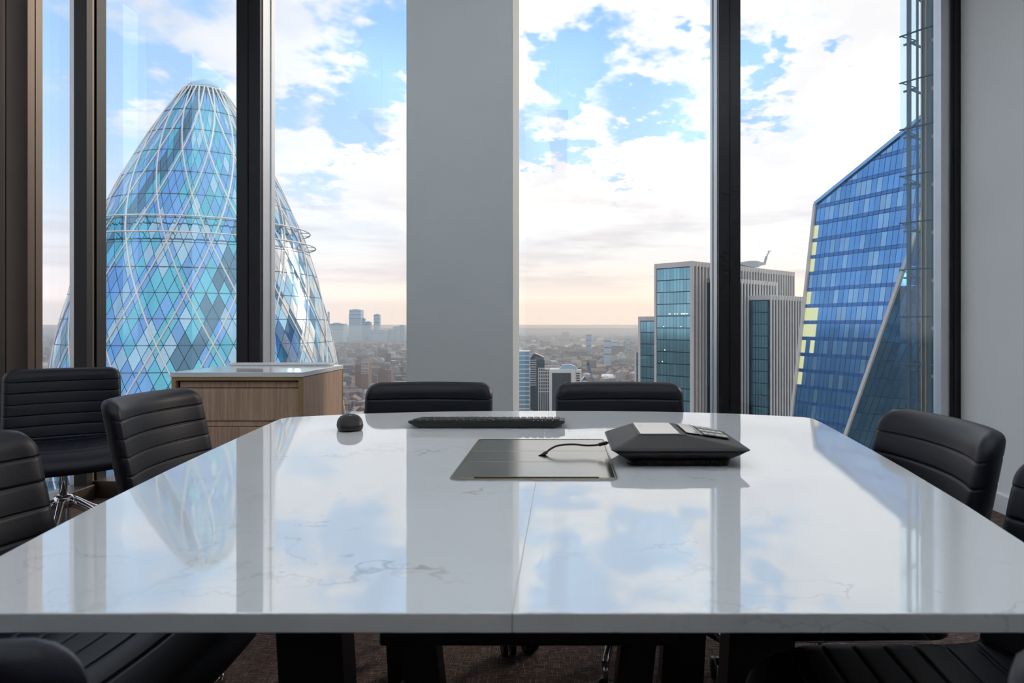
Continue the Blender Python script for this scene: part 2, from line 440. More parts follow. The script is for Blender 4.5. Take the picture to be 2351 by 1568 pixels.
# front wall bays: (glass from, to, mullion at right)
MW = .145
bays = [(-2.79, -1.905, (-1.934, -1.795)), (-1.795, -.55, None), (-.55, .915, (.913, 1.0415)), (1.0415, 2.30, None)]
names = ['window bay at the left corner showing the bullet-shaped tower', 'window between the dark mullion and the pale column',
         'window just right of the pale column', 'rightmost window ending at the grey wall']
for i, (x0, x1, mu) in enumerate(bays):
    w = thing('window_%d' % (i + 1), 'floor-to-ceiling ' + names[i], 'window', ((x0 + x1) / 2, YF, 0), kind='structure')
    w.location = (0, 0, 0)
    obj('glass_pane', boxm(x0 + (0.0 if i else .0), x1, YF - .006, YF - .0055, .1, ZC), 'window_glass', w)
    if mu: mullion(w, mu[0], mu[1], 4.03, YF - .02)
    obj('sill', boxm(x0 - .01, x1 + .01, 4.05, YF + .05, 0, .10, bevel=.004, seg=1), 'frame_bronze', w)
    if i == 3:
        obj('jamb', boxm(2.33, 2.388, 4.11, YF + .04, 0, ZC), 'frame_black', w)
        obj('jamb_gasket', boxm(2.348, 2.362, 4.105, 4.11, 0, ZC), 'frame_dark', w)
        obj('outer_jamb', boxm(2.278, 2.33, 4.125, YF + .05, 0, ZC), 'frame_alu', w)
    if i == 2:
        obj('mullion_edge', boxm(.908, .913, 4.06, YF - .006, 0, ZC), 'frame_alu', w)
    if i == 1:
        obj('mullion_edge', boxm(-1.795, -1.789, 4.06, YF - .006, 0, ZC), 'frame_alu', w)
# hidden-behind-pillar mullion belongs to the second bay
# corner post
cp = thing('trim_1', 'dark metal corner post where the two window walls meet', 'post', kind='structure')
obj('corner_post', boxes([(-2.865, -2.79, 3.99, 4.035, 0, ZC), (-2.865, -2.802, 4.035, 4.075, 0, ZC), (-2.865, -2.79, 4.075, YF, 0, ZC)]), 'frame_black', cp)
obj('corner_strip', boxm(-2.802, -2.796, 4.045, 4.062, 0, ZC), 'frame_bronze', cp)
obj('outer_cap', boxm(-2.915, -2.865, 4.025, YF + .03, 0, ZC), 'frame_alu', cp)
# left window wall
ym = [(3.50, 3.60), (3.26, 3.36), (1.95, 2.09)]
edges = [4.03] + [a for p_ in ym for a in p_[::-1]]
struct('wall_left', boxm(XL - .14, XL + .12, YB, 1.95, 0, ZC), 'wall_paint', 'pale painted wall continuing the left window wall', cat='wall')
lab = ['narrow side window beside the corner post', 'slim side window strip between two left mullions', 'broad side window on the left wall']
for i in range(len(ym)):
    y1, y0 = edges[2 * i], edges[2 * i + 1]
    w = thing('window_%d' % (i + 5), lab[i], 'window', kind='structure')
    obj('glass_pane', boxm(XL - .0005, XL, y0, y1, .085, ZC), 'window_glass', w)
    if i < len(ym): mullion(w, XL + .01, XL + .12, ym[i][0], ym[i][1], axis='y')
    obj('sill', boxm(XL - .05, XL + .10, y0 - .005, y1 + .005, 0, .085, bevel=.004, seg=1), 'frame_bronze', w)

# ================================================================== TABLE
ZT, TT, TX = .74, .0206, -.052
def tabletop():
    pts = []
    prof = [(.686, .625), (.888, .660), (1.10, .698), (1.35, .735), (1.60, .766), (1.85, .795), (2.03, .814)]
    right = [Vector((h, y)) for y, h in prof]
    # rounded far corner
    c = Vector((.742, 2.08)); 
    for k in range(1, 7):
        a = math.radians(5 + 78 * k / 6); right.append(Vector((c.x + .083 * math.cos(a), c.y + .083 * math.sin(a) * .95)))
    far = [Vector((x, 2.295 - .115 * (abs(x) / .74) ** 2.2)) for x in (.62, .5, .35, .2, .0)]
    near = [Vector((0, .686))]
    half = near + right + far           # from near centre round the right side to far centre
    return half
half = tabletop()
tb = thing('conference_table', 'large white marble boat-shaped conference table on black legs', 'table', (TX, 0, 0))
for side in (1, -1):
    b = bmesh.new()
    g = .0006
    poly = [(max(v.x, g) * side, v.y) for v in half]
    if side < 0: poly = poly[::-1]
    prism(b, poly, ZT - TT, ZT)
    bmesh.ops.bevel(b, geom=[e for e in b.edges if abs(e.verts[0].co.z - e.verts[1].co.z) < 1e-5 and not (abs(e.verts[0].co.x) < .001 and abs(e.verts[1].co.x) < .001)], offset=.0016, segments=2, profile=.5, affect='EDGES')
    obj('marble_slab', b, 'marble', tb)
obj('slab_joint', boxm(-.0007, .0007, .688, 2.29, ZT - TT + .001, ZT - .0004), 'key_light', tb)
obj('cross_beam', boxm(-.215, .215, .985, 1.05, .565, .63, bevel=.003, seg=1), 'base_black', tb)
for s in (-1, 1): obj('beam_bracket', boxm(s * .175 - .025, s * .175 + .025, .99, 1.045, .63, ZT - TT), 'base_black', tb)
for s in (-1, 1):
    b = bmesh.new()
    loft(b, [[Vector((s * x, y, z)) for x, y in ((cx - w, 1.0), (cx + w, 1.0), (cx + w, 1.04), (cx - w, 1.04))] for cx, w, z in ((.10, .026, 0), (.162, .026, .565))])
    obj('beam_leg', b, 'base_black', tb)
    for yy in (1.25, 1.95):
        b = bmesh.new()
        loft(b, [[Vector((s * x, y, z)) for x, y in ((x0, yy), (x1, yy), (x1, yy + .07), (x0, yy + .07))] for x0, x1, z in ((.33, .45, 0), (.37, .49, ZT - TT))])
        obj('table_leg', b, 'base_black', tb)

# cable hatch let into the top
hx0, hx1, hy0, hy1 = -.2145, .1005, 1.27, 1.715
ht = thing('cable_hatch', 'brushed metal cable hatch set flush into the white tabletop', 'hatch', (0, 0, ZT))
b = bmesh.new()
o_ = rrect(hx0, hx1, hy0, hy1, .012, 0); i_ = rrect(hx0 + .003, hx1 - .003, hy0 + .003, hy1 - .003, .010, 0)
ov = [[b.verts.new((p.x, p.y, z)) for p in o_] for z in (.0002, .0026)]; iv = [[b.verts.new((p.x, p.y, z)) for p in i_] for z in (.0002, .0026)]
n = len(o_)
for k in range(n):
    j = (k + 1) % n
    b.faces.new((ov[0][k], ov[0][j], ov[1][j], ov[1][k])); b.faces.new((ov[1][k], ov[1][j], iv[1][j], iv[1][k])); b.faces.new((iv[1][k], iv[1][j], iv[0][j], iv[0][k]))
obj('hatch_rim', b, 'champagne', ht)
for y0, y1 in ((hy0 + .016, 1.4325), (1.4355, 1.5545), (1.5575, hy1 - .004)):
    obj('hatch_lid', boxm(hx0 + .004, hx1 - .004, y0, y1, .0003, .0016, bevel=.0004, seg=1), 'plate_metal', ht)
obj('finger_slot', boxm(hx0 + .045, hx1 - .035, hy0 + .006, hy0 + .0125, .0003, .0012), 'plate_groove', ht)
obj('slot_lip', boxm(hx0 + .045, hx1 - .035, hy0 + .0125, hy0 + .0155, .0003, .0042), 'champagne', ht)

# ------------------------------------------------------------------ conference phone
ph = thing('conference_phone', 'black wedge-shaped conference phone with pale display panel', 'phone', (0, 0, ZT))
b = bmesh.new()
loft(b, [rrect(.131, .341, 1.40, 1.60, .016, .0015), rrect(.128, .344, 1.397, 1.603, .016, .012)], True)
obj('speaker_base', b, 'black_plastic', ph)
for k in range(46):
    x = .138 + k * (.334 - .138) / 45
    obj('grille_rib', boxm(x - .0011, x + .0011, 1.3950, 1.398, .002, .0125) if k == 0 else gr_me, 'black_soft', ph, loc=(0, 0, 0) if k == 0 else (x - .138, 0, 0))
    if k == 0: gr_me = ph.children[-1].data if False else [c for c in ph.children if c.name.startswith('grille_rib')][0].data
b = bmesh.new()
loft(b, [rrect(.130, .342, 1.399, 1.601, .016, .012), rrect(.112, .361, 1.383, 1.610, .016, .0235), rrect(.0975, .3745, 1.371, 1.62, .014, .0345)], True)
obj('lower_shell', b, 'black_soft', ph)
b = bmesh.new()
loft(b, [rrect(.0965, .3755, 1.370, 1.621, .014, .0345), rrect(.0955, .3765, 1.369, 1.622, .014, .0362), rrect(.0965, .3755, 1.370, 1.621, .014, .0378)], True)
obj('rim_band', b, 'frame_dark', ph)
b = bmesh.new()
loft(b, [rrect(.0975, .3745, 1.371, 1.62, .014, .0378), rrect(.1045, .366, 1.378, 1.617, .013, .0405), rrect(.153, .262, 1.438, 1.612, .006, .0555), rrect(.157, .257, 1.4425, 1.609, .005, .0575)], False)
obj('upper_shell', b, 'black_soft', ph)
obj('display_panel', boxm(.162, .246, 1.446, 1.606, .0573, .0592, bevel=.0007, seg=1), 'display_glass', ph)
obj('display_logo', boxes([(.1700, .1725, 1.560, 1.564, .05925, .0594), (.1745, .177, 1.560, 1.564, .05925, .0594)]), 'black_plastic', ph)
# keypad on the falling right-hand face
kM = Matrix.Translation((.259, 1.53, .0577)) @ Matrix.Rotation(math.atan2(.0150, .104), 4, 'Y')
def on_key(a, bevel=0.0): return boxm(*a, bevel=bevel, seg=1, M=kM)
obj('key_screen', on_key((.004, .034, -.062, .072, .0003, .0016)), 'display_glass', ph)
obj('screen_frame', on_key((.034, .038, -.066, .074, .0003, .0024)), 'key_light', ph)
obj('keypad_plate', on_key((.040, .098, -.066, .072, .0003, .0014)), 'black_plastic', ph)
base = None
for r in range(4):
    for c_ in range(3):
        if base is None:
            base = obj('phone_key', on_key((.043, .0545, -.061, -.033, .0014, .0038), bevel=.0006), 'key_light', ph)  # light key colour holds the reflection on the key tops
        else:
            o = base.copy(); C.objects.link(o); o.parent = ph
            o.location = kM.to_3x3() @ Vector((r * .0136, c_ * .0455, 0))
# cable
b = bmesh.new()
cab = [(-.048, 1.505, .0025), (-.040, 1.512, .006), (-.030, 1.520, .013), (-.012, 1.530, .019), (.02, 1.535, .0205), (.05, 1.53, .019), (.075, 1.525, .021), (.092, 1.52, .026), (.102, 1.515, .028)]
def smoothpath(p, k=5):
    p = [Vector(q) for q in p]; out = []
    for i in range(len(p) - 1):
        a, bb, c, d = p[max(i - 1, 0)], p[i], p[i + 1], p[min(i + 2, len(p) - 1)]
        for j in range(k):
            t = j / k
            out.append(.5 * ((2 * bb) + (c - a) * t + (2 * a - 5 * bb + 4 * c - d) * t * t + (3 * bb - a - 3 * c + d) * t ** 3))
    return out + [p[-1]]
tube(b, smoothpath(cab), .0023, 8)
ca = thing('phone_cable', 'thin dark cable running from the metal hatch to the conference phone', 'cable', (0, 0, ZT))
obj('cord', b, 'cable', ca)
b = bmesh.new(); tube(b, [(-.056, 1.500, .0018), (-.050, 1.504, .0025), (-.043, 1.509, .005), (-.038, 1.513, .007)], .003, 8, rs=[.001, .0025, .0042, .003])
obj('strain_relief', b, 'cable', ca)
b = bmesh.new(); tube(b, [(.078, 1.5245, .0215), (.084, 1.5225, .0235), (.0955, 1.518, .027)], .004, 8)
obj('cable_plug', b, 'cable', ca)

# ------------------------------------------------------------------ keyboard
kb = thing('keyboard', 'black computer keyboard lying across the far half of the white table', 'keyboard', (-.2165, 1.90, ZT))
b = bmesh.new()
def kslope(y): return .0225 - .0105 * (y / .13)
def kring(x, y0, y1, z0, z1, r=.006):
    return [Vector((p.x, p.y, z0 + (z1 - z0) * ((p.y - y0) / (y1 - y0)))) for p in rrect(-x, x, y0, y1, r, 0)]
loft(b, [kring(.190, .006, .124, .001, .001), kring(.2175, 0, .130, .0150, .007), kring(.219, -.001, .131, .0205, .0115), kring(.2165, .002, .128, .0222, .013)], False)
obj('keyboard_case', b, 'black_plastic', kb)
kme = None
for r in range(6):
    nk = 21 if r else 20
    y = .0095 + r * .0205
    for k in range(nk):
        x = -.205 + .41 * (k + .5) / nk
        if r == 1 and 7 <= k <= 11 and k != 9: continue
        w = 1.0
        if kme is None:
            bb = bmesh.new()
            loft(bb, [[Vector((sx * a, sy * a, z)) for sx, sy in ((-1, -1), (1, -1), (1, 1), (-1, 1))] for a, z in ((.0086, -.001), (.0086, .0005), (.0068, .0042))])
            kme = bpy.data.meshes.new('key'); bb.to_mesh(kme); bb.free()
        o = obj('key', kme, 'key_cap', kb, loc=(x, y, kslope(y) + .0002))
        o.rotation_euler = (-math.atan(.0105 / .13), 0, 0)
        if r == 1 and k == 9: o.scale = (4.6, 1, 1)
obj('status_light', boxes([(.13 + i * .012, .134 + i * .012, -.0005, .0005, .0216, .0226) for i in range(3)]), 'print_white', kb)

# ------------------------------------------------------------------ mouse
ms = thing('computer_mouse', 'small black wireless mouse beside the keyboard on the white table', 'mouse', (-.592, 1.885, ZT), math.radians(24))
def mouse():
    b = bmesh.new(); rings = []
    L, W, H = .055, .0345, .036
    for i, (s, zz) in enumerate([(.80, .0006), (.93, .003), (1.0, .011), (.97, .019), (.88, .0265), (.70, .0325), (.42, .0362), (.12, .0375)]):
        ring = []
        for k in range(28):
            a = 2 * PI * k / 28; ca, sa = math.cos(a), math.sin(a)
            x = W * s * math.copysign(abs(ca) ** .8, ca) * (1 - .10 * sa); y = L * s * math.copysign(abs(sa) ** .85, sa)
            ring.append(Vector((x, y + .004 * (1 - s), 1.16 * zz * (1 - .16 * (y / L) ** 2 - .10 * (-y / L if y < 0 else 0) - .08 * (y / L if y > 0 else 0)))))
        rings.append(ring)
    loft(b, rings, True); return b
obj('mouse_shell', mouse(), 'black_soft', ms)
b = bmesh.new()
for k in range(3): pass
tube(b, [(.0305, -.028, .0175), (.0328, -.008, .0205), (.0328, .012, .020), (.0300, .030, .016)], .0007, 6)
obj('side_seam', b, 'satin_metal', ms)
b = bmesh.new(); lathe(b, [(.0065, -.0028), (.0075, -.001), (.0075, .001), (.0065, .0028)], 16)
sw = obj('scroll_wheel', b, 'black_plastic', ms, loc=(0, .028, .0335)); sw.rotation_euler = (0, PI / 2, 0)
obj('mouse_logo', boxes([(-.0035, -.0008, -.020, -.0165, .0402, .0408), (.0008, .0035, -.020, -.0165, .0402, .0408)]), 'print_white', ms)

# ================================================================== CHAIRS
def cushion(W, H, T, rc, surf, grooves, gd=.0035, gw=.0045, nu=26, nv=64, edge=.030, bulge=.0008):
    """closed upholstered shell: rounded outline, soft edges, stitched channels; surf(x,h,t)->local point"""
    hs = sorted(set([H * i / nv for i in range(nv + 1)] + [g + d for g in grooves for d in (-gw, -gw * .4, 0, gw * .4, gw)]))
    hs = [h for h in hs if 0 <= h <= H]
    us = [math.sin(PI / 2 * (2 * i / nu - 1)) * .35 + (2 * i / nu - 1) * .65 for i in range(nu + 1)]
    def hw(h):
        w = W / 2
        for d in (H - h, h):
            r = rc if d == H - h else rc * .6
            if d < r: w -= r - math.sqrt(max(r * r - (r - d) ** 2, 0))
        return w
    V = []; idx = {}
    for s in (1, -1):
        for j, h in enumerate(hs):
            w = hw(h)
            for i, u in enumerate(us):
                x = u * w
                border = j in (0, len(hs) - 1) or i in (0, nu)
                if s < 0 and border: idx[s, j, i] = idx[1, j, i]; continue
                d = min(w - abs(x), H - h, h)
                q = min(d / edge, 1); t = T / 2 * math.sqrt(max(1 - (1 - q) ** 2, 0))
                if s > 0:
                    gdist = min([abs(h - g) for g in grooves] + [9])
                    t -= gd * max(0, 1 - gdist / gw) ** 1.5 * q
                    t += bulge * q * math.sin(PI * min(1, min(gdist, .03) / .03) / 2)
                else:
                    gdist = min([abs(h - g) for g in grooves] + [9]); t -= gd * .5 * max(0, 1 - gdist / gw) * q
                idx[s, j, i] = len(V); V.append(surf(x, h, s * t))
    F_ = []
    for s in (1, -1):
        for j in range(len(hs) - 1):
            for i in range(nu):
                f = [idx[s, j, i], idx[s, j, i + 1], idx[s, j + 1, i + 1], idx[s, j + 1, i]]
                F_.append(f if s > 0 else f[::-1])
    return V, F_
def back_surf(x, h, t):
    rec = math.radians(13)
    curve = .050 * (abs(x) / .23) ** 2.2          # wraps forward at the sides
    y = -.205 - h * math.sin(rec) + curve * (.75 + .25 * h / .4) + t + .018 * (h / .42) ** 3 * 0
    return Vector((x * (1.0 - .02 * h / .4), y, .445 + h * math.cos(rec) * .985 - t * math.sin(rec)))
def seat_surf(x, h, t):
    y = -.215 + h
    drop = .055 * max(0, (h - .30) / .15) ** 2
    side = .014 * (abs(x) / .24) ** 2
    return Vector((x, y, .468 - drop + side + t + .02 * max(0, (.10 - h) / .10) ** 2))
def make_chair():
    r = thing('office_chair', 'chair', 'chair')
    V, F_ = cushion(.455, .395, .056, .046, back_surf, [.080, .132, .184, .236, .288, .340])
    obj('backrest', mesh_from('backrest', V, [f[::-1] for f in F_], True), 'leather', r)
    V, F_ = cushion(.465, .445, .058, .05, seat_surf, [.06, .11, .16, .21, .26, .31, .36])
    obj('seat', mesh_from('seat', V, F_, True), 'leather', r)
    b = bmesh.new(); loft(b, [rrect(-.15, .15, -.13, .15, .05, .405), rrect(-.19, .19, -.17, .19, .06, .418), rrect(-.205, .205, -.19, .20, .06, .430)], True)
    obj('seat_pan', b, 'chrome', r)
    b = bmesh.new(); lathe(b, [(.024, .06), (.026, .08), (.026, .255), (.022, .262)], 20); obj('column_sleeve', b, 'satin_metal', r)
    b = bmesh.new(); lathe(b, [(.0145, .262), (.0145, .385), (.03, .395), (.034, .405)], 20); obj('gas_column', b, 'chrome', r)
    b = bmesh.new(); lathe(b, [(.030, .225), (.037, .235), (.038, .270), (.032, .280), (.020, .284)], 24); obj('base_hub', b, 'chrome', r)
    b = bmesh.new(); bar(b, (.05, .02, .40), (.185, .05, .398), .012, .006); obj('height_lever', b, 'black_plastic', r)
    for k in range(5):
        a = math.radians(90 + 72 * k); d = Vector((math.cos(a), math.sin(a), 0)); sd = Vector((-d.y, d.x, 0))
        b = bmesh.new(); rings = []
        for rr, z, w, h in ((.026, .252, .018, .022), (.06, .240, .016, .020), (.14, .192, .014, .017), (.25, .135, .012, .014), (.305, .116, .011, .013), (.322, .108, .010, .011)):
            c = d * rr + Vector((0, 0, z))
            rings.append([c + sd * (u * w) + Vector((0, 0, v * h)) + d * (0 if v < 0 else .004) for u, v in ((-1, -.7), (-.6, -1), (.6, -1), (1, -.7), (.75, .7), (.4, 1), (-.4, 1), (-.75, .7))])
        loft(b, rings, True); bmesh.ops.recalc_face_normals(b, faces=b.faces[:])
        leg = obj('leg', b, 'chrome', r)
        b = bmesh.new(); e = d * .316
        lathe(b, [(.0075, .052), (.0075, .110)], 10, c=e)
        obj('caster_stem', b, 'chrome', leg)
        b = bmesh.new()
        M = Matrix.Translation(e + Vector((0, 0, .0285)) - d * .012) @ Matrix.Rotation(a + .5, 4, 'Z') @ Matrix.Rotation(PI / 2, 4, 'Y')
        for off in (-.013, .013):
            bb = bmesh.new(); lathe(bb, [(.020, off - .008), (.0275, off - .006), (.0285, off), (.0275, off + .006), (.020, off + .008)], 20)
            bmesh.ops.transform(bb, matrix=M, verts=bb.verts); me_ = bpy.data.meshes.new('t'); bb.to_mesh(me_); bb.free(); b.from_mesh(me_); bpy.data.meshes.remove(me_)
        box(b, -.012, .012, -.006, .006, .035, .056, M=Matrix.Translation(e - d * .006) @ Matrix.Rotation(a, 4, 'Z'))
        obj('caster', b, 'caster_wheel', leg)
    return r
proto = make_chair()
chairs = [
    ((-.985, 2.06), -90, 'dark leather swivel chair left of the table, in front of the wooden cabinet'),
    ((-.835, 1.16), -90, 'dark leather swivel chair nearest the camera on the left, cut off by the picture edge'),
    ((.565, 1.50), 90, 'dark leather swivel chair right of the table, in front of the grey wall'),
    ((.515, .905), 90, 'dark leather swivel chair nearest the camera on the right, barely in the picture'),
    ((-.475, 2.165), 180, 'dark swivel chair at the far table end, in front of the pale column'),
    ((.195, 2.165), 180, 'dark swivel chair at the far table end, right of the column behind the phone'),
    ((-.556, .712), 0, 'dark swivel chair at the near table end, only its back corner showing lower left'),
    ((.490, .165), 180, 'dark swivel chair turned from the table, only its back corner showing lower right'),
    ((-2.20, 3.00), 180 + 36, 'spare dark blue-black swivel chair by the left windows, apart from the table'),
]
for i, ((x, y), a, l) in enumerate(chairs):
    o = proto if i == 0 else copy_tree(proto)
    o.location = (x, y, 0); o.rotation_euler = (0, 0, math.radians(a)); o['label'] = l; o['group'] = 'leather swivel chairs around the table'
    for ch in o.children:
        if ch.name.startswith('leg'): ch.rotation_euler = (0, 0, math.radians((0, 20, 36, 0, 10, -15, 25, 5, -10)[i]))

# ================================================================== CABINET
cb = thing('wooden_cabinet', 'low light oak cabinet with brass trim and white top by the window', 'cabinet', (0, 0, 0))
cx0, cx1, cy0, cy1, cz = -1.925, -1.290, 3.345, 3.955, .796
obj('cabinet_body', boxes([(cx0 + .03, cx1 - .006, cy0 + .03, cy1, .06, cz - .024), (cx0 + .05, cx1 - .03, cy0 + .07, cy1 - .02, 0, .06)]), 'shadow_gap', cb)
obj('side_panel', boxm(cx1 - .006, cx1 + .008, cy0 + .012, cy1, .06, cz - .026), 'oak', cb)
obj('side_panel', boxm(cx0, cx0 + .02, cy0 + .012, cy1, .06, cz - .026), 'oak', cb)
obj('brass_edge', boxes([(cx1 - .012, cx1 + .009, cy0 + .002, cy0 + .012, .06, cz - .024), (cx0, cx0 + .02, cy0 + .002, cy0 + .012, .06, cz - .024), (cx0 + .02, cx1 - .012, cy0 + .002, cy0 + .03, cz - .040, cz - .024), (cx1 + .002, cx1 + .0095, cy1 - .012, cy1 + .002, .06, cz - .026)]), 'brass_trim', cb)
def zpx(py, Y): return EYE + (PY - py) / F * Y
rows = [(zpx(890, 3.36), zpx(876, 3.36)), (zpx(966, 3.36), zpx(891.5, 3.36)), (zpx(979, 3.36), zpx(967.5, 3.36)), (zpx(1052, 3.36), zpx(980.5, 3.36)), (.07, zpx(1054, 3.36))]
for i, (z0, z1) in enumerate(rows):
    obj('drawer_front' if i % 2 else 'top_rail', boxm(cx0 + .032, cx1 - .018, cy0 + (.016 if i % 2 else .021), cy0 + .032, z0, z1, bevel=.001, seg=1), 'oak', cb)
ct = tag(obj('cabinet_worktop', boxm(cx0 - .004, cx1 + .010, cy0 - .004, cy1 + .004, cz - .0235, cz, bevel=.002, seg=2), 'counter_white'), 'glossy white stone slab on the oak cabinet', 'worktop')
tr = thing('serving_tray', 'long white rounded tray lying at the back of the cabinet top', 'tray', (0, 0, cz))
b = bmesh.new()
loft(b, [rrect(cx0 + .03, cx1 - .035, cy1 - .10, cy1 - .005, .03, .0003, 6), rrect(cx0 + .022, cx1 - .027, cy1 - .108, cy1 + .001, .03, .013, 6), rrect(cx0 + .026, cx1 - .031, cy1 - .104, cy1 - .003, .03, .014, 6), rrect(cx0 + .034, cx1 - .039, cy1 - .096, cy1 - .010, .03, .004, 6)], True)
obj('tray_dish', b, 'counter_white', tr)

# ================================================================== OUTSIDE
GZ = -132.0
# ---- bullet-shaped tower
TC = Vector((-70.5, 134.0, 0)); toc = Vector((71.75, -134.0, 0)).normalized(); tor = Vector((-toc.y, toc.x, 0))
prof = [(49.0, 0.0), (48.7, 1.2), (48.0, 2.4), (46.8, 3.6), (44.8, 5.0), (41.5, 7.0), (37.6, 9.2), (33.5, 11.3), (29.5, 13.3), (25.4, 15.2), (18.0, 18.3), (10.4, 20.7), (0.1, 23.2), (-8, 24.7), (-24, 27), (-44, 28.2), (-64, 28), (-94, 26.5), (GZ, 24.6)]
def trad(z):
    for (z1, r1), (z0, r0) in zip(prof, prof[1:]):
        if z >= z0: return r0 + (r1 - r0) * (z - z0) / (z1 - z0)
    return prof[-1][1]
def tpt(az, z, off=0.0):
    a = math.radians(az); r = trad(z) + off
    return TC + (toc * math.cos(a) + tor * math.sin(a)) * r + Vector((0, 0, z))
tw = thing('bullet_tower', 'bullet-shaped glass tower with white spiral lattice seen through the left windows', 'tower', (TC.x, TC.y, GZ))
def tobj(name, me, mat, parent=tw, smooth=False):
    if isinstance(me, tuple): me = mesh_from(name, me[0], me[1], smooth)
    o = obj(name, me, mat, parent); o.matrix_parent_inverse = Matrix.Translation((-TC.x, -TC.y, -GZ)); return o
b = bmesh.new(); lathe(b, [(max(r - .12, .02), z) for z, r in prof[::-1]], 96, c=TC); tobj('tower_core', b, 'tower_mullion')
PH0, ROW, Z0 = -7.5, 8.7, 23.7
QZ = ROW / 4
def quad(az, z, sh):
    """one diamond pane, slightly proud of the core"""
    zs = [z + QZ * sh, z - QZ * sh]; aw = 2.5 * sh
    p = [tpt(az, zs[0], .05), tpt(az + aw, z, .05), tpt(az, zs[1], .05), tpt(az - aw, z, .05)]
    c = sum(p, Vector()) / 4; nrm = (p[2] - p[0]).cross(p[1] - p[3]).normalized()
    if nrm.dot(c - TC) < 0: nrm = -nrm
    return p, c, nrm
panes = []
q = -10
for q in range(-10, 32):
    z = Z0 - q * QZ + 0.0
    if z > 44.5 or z - QZ < -45: continue
    for m in range(72):
        az = PH0 + 5 * m + (2.5 if q % 2 else 0)
        az = (az + 180) % 360 - 180
        p, c, nrm = quad(az, z, .955)
        view = (Vector((0, 0, EYE)) - c); dist = view.length; f = nrm.dot(view.normalized())
        px = PX + F * c.x / c.y; py = PY - F * (c.z - EYE) / c.y
        seen = f > 0 and ((52 < px < 182) or (245 < px < 543) or (620 < px < 800)) and py < 860
        panes.append((f / dist ** 2 if seen else -1, az, q, p, nrm))
panes.sort(key=lambda t: -t[0])
random.seed(11)
def pane_mat(az, q):
    r = random.random()
    if az > 30: return 'tower_glass_glare' if r < .50 else ('tower_glass_dark' if r < .62 else ('tower_glass_blue' if r < .72 else 'tower_glass_pale'))  # sun-side flank: sun glare put into the silver pane colour
    # spiral light-wells: darker bands winding round the tower
    band = (az + q * 2.5 + 400) % 60
    if band < 10: return 'tower_glass_dark' if r < .8 else 'tower_glass_teal'
    return 'tower_glass_pale' if r < .22 else ('tower_glass_teal' if r < .60 else 'tower_glass_blue')
rest = {}
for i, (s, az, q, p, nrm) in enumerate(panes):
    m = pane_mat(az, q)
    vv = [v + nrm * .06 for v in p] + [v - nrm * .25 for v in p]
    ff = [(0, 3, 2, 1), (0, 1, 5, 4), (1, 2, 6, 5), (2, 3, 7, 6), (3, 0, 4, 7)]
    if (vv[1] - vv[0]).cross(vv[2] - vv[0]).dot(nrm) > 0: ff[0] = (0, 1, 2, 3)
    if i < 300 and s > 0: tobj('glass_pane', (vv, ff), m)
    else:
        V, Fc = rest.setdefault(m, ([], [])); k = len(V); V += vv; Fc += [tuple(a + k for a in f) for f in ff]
for m, vf in rest.items():
    o = tobj('glazing', vf, m); o['kind'] = 'stuff'
for sgn in (1, -1):
    for m in range(18):
        b = bmesh.new(); pts = []
        zt, zb = 46.6, -60
        for k in range(64):
            z = zt + (zb - zt) * k / 63
            az = PH0 + 20 * m + sgn * 10 * (Z0 - z) / ROW
            pts.append(tpt(az, z, .12))
        tube(b, pts, .16, 5); tobj('diagonal_rib', b, 'tower_rib')
for k in range(-5, 12):
    z = Z0 - k * ROW / 2
    b = bmesh.new(); tube(b, [tpt(a * 5, z, .10) for a in range(72)], .09, 4, closed=True); tobj('floor_band', b, 'tower_mullion')
b = bmesh.new(); tube(b, [tpt(a * 10, 46.6, .12) for a in range(36)], .16, 5, closed=True); tobj('crown_ring', b, 'tower_rib')
b = bmesh.new(); lathe(b, [(3.7, 46.7), (2.7, 47.9), (1.5, 48.75), (.1, 49.1)], 48, c=TC); tobj('lens_cap', b, 'tower_glass_pale')
for z in (19.5, 16.6):
    b = bmesh.new(); tube(b, [TC + (toc * math.cos(a * PI / 36) + tor * math.sin(a * PI / 36)) * (trad(z) + 1.7) + Vector((0, 0, z)) for a in range(72)], .14, 6, closed=True)
    rl = tobj('maintenance_rail', b, 'tower_rib')
    b = bmesh.new()
    for a in range(24): bar(b, tpt(a * 15, z, 0), tpt(a * 15, z, 1.7), .12)
    o = obj('rail_bracket', b, 'tower_rail', rl)

# ---- generic oriented local frame for the box-like towers
def frame(px, Y, dirv):
    o = Vector(((px - PX) / F * Y, Y, 0)); d = Vector((dirv[0], dirv[1], 0)).normalized(); nrm = Vector((d.y, -d.x, 0))   # nrm to the right of d
    return o, d, nrm
def clip(poly, a, b_, c):
    """keep a*s+b*z<=c"""
    out = []
    for i in range(len(poly)):
        p, q = poly[i], poly[(i + 1) % len(poly)]
        fp, fq = a * p[0] + b_ * p[1] - c, a * q[0] + b_ * q[1] - c
        if fp <= 0: out.append(p)
        if fp * fq < 0:
            t = fp / (fp - fq); out.append((p[0] + (q[0] - p[0]) * t, p[1] + (q[1] - p[1]) * t))
    return out
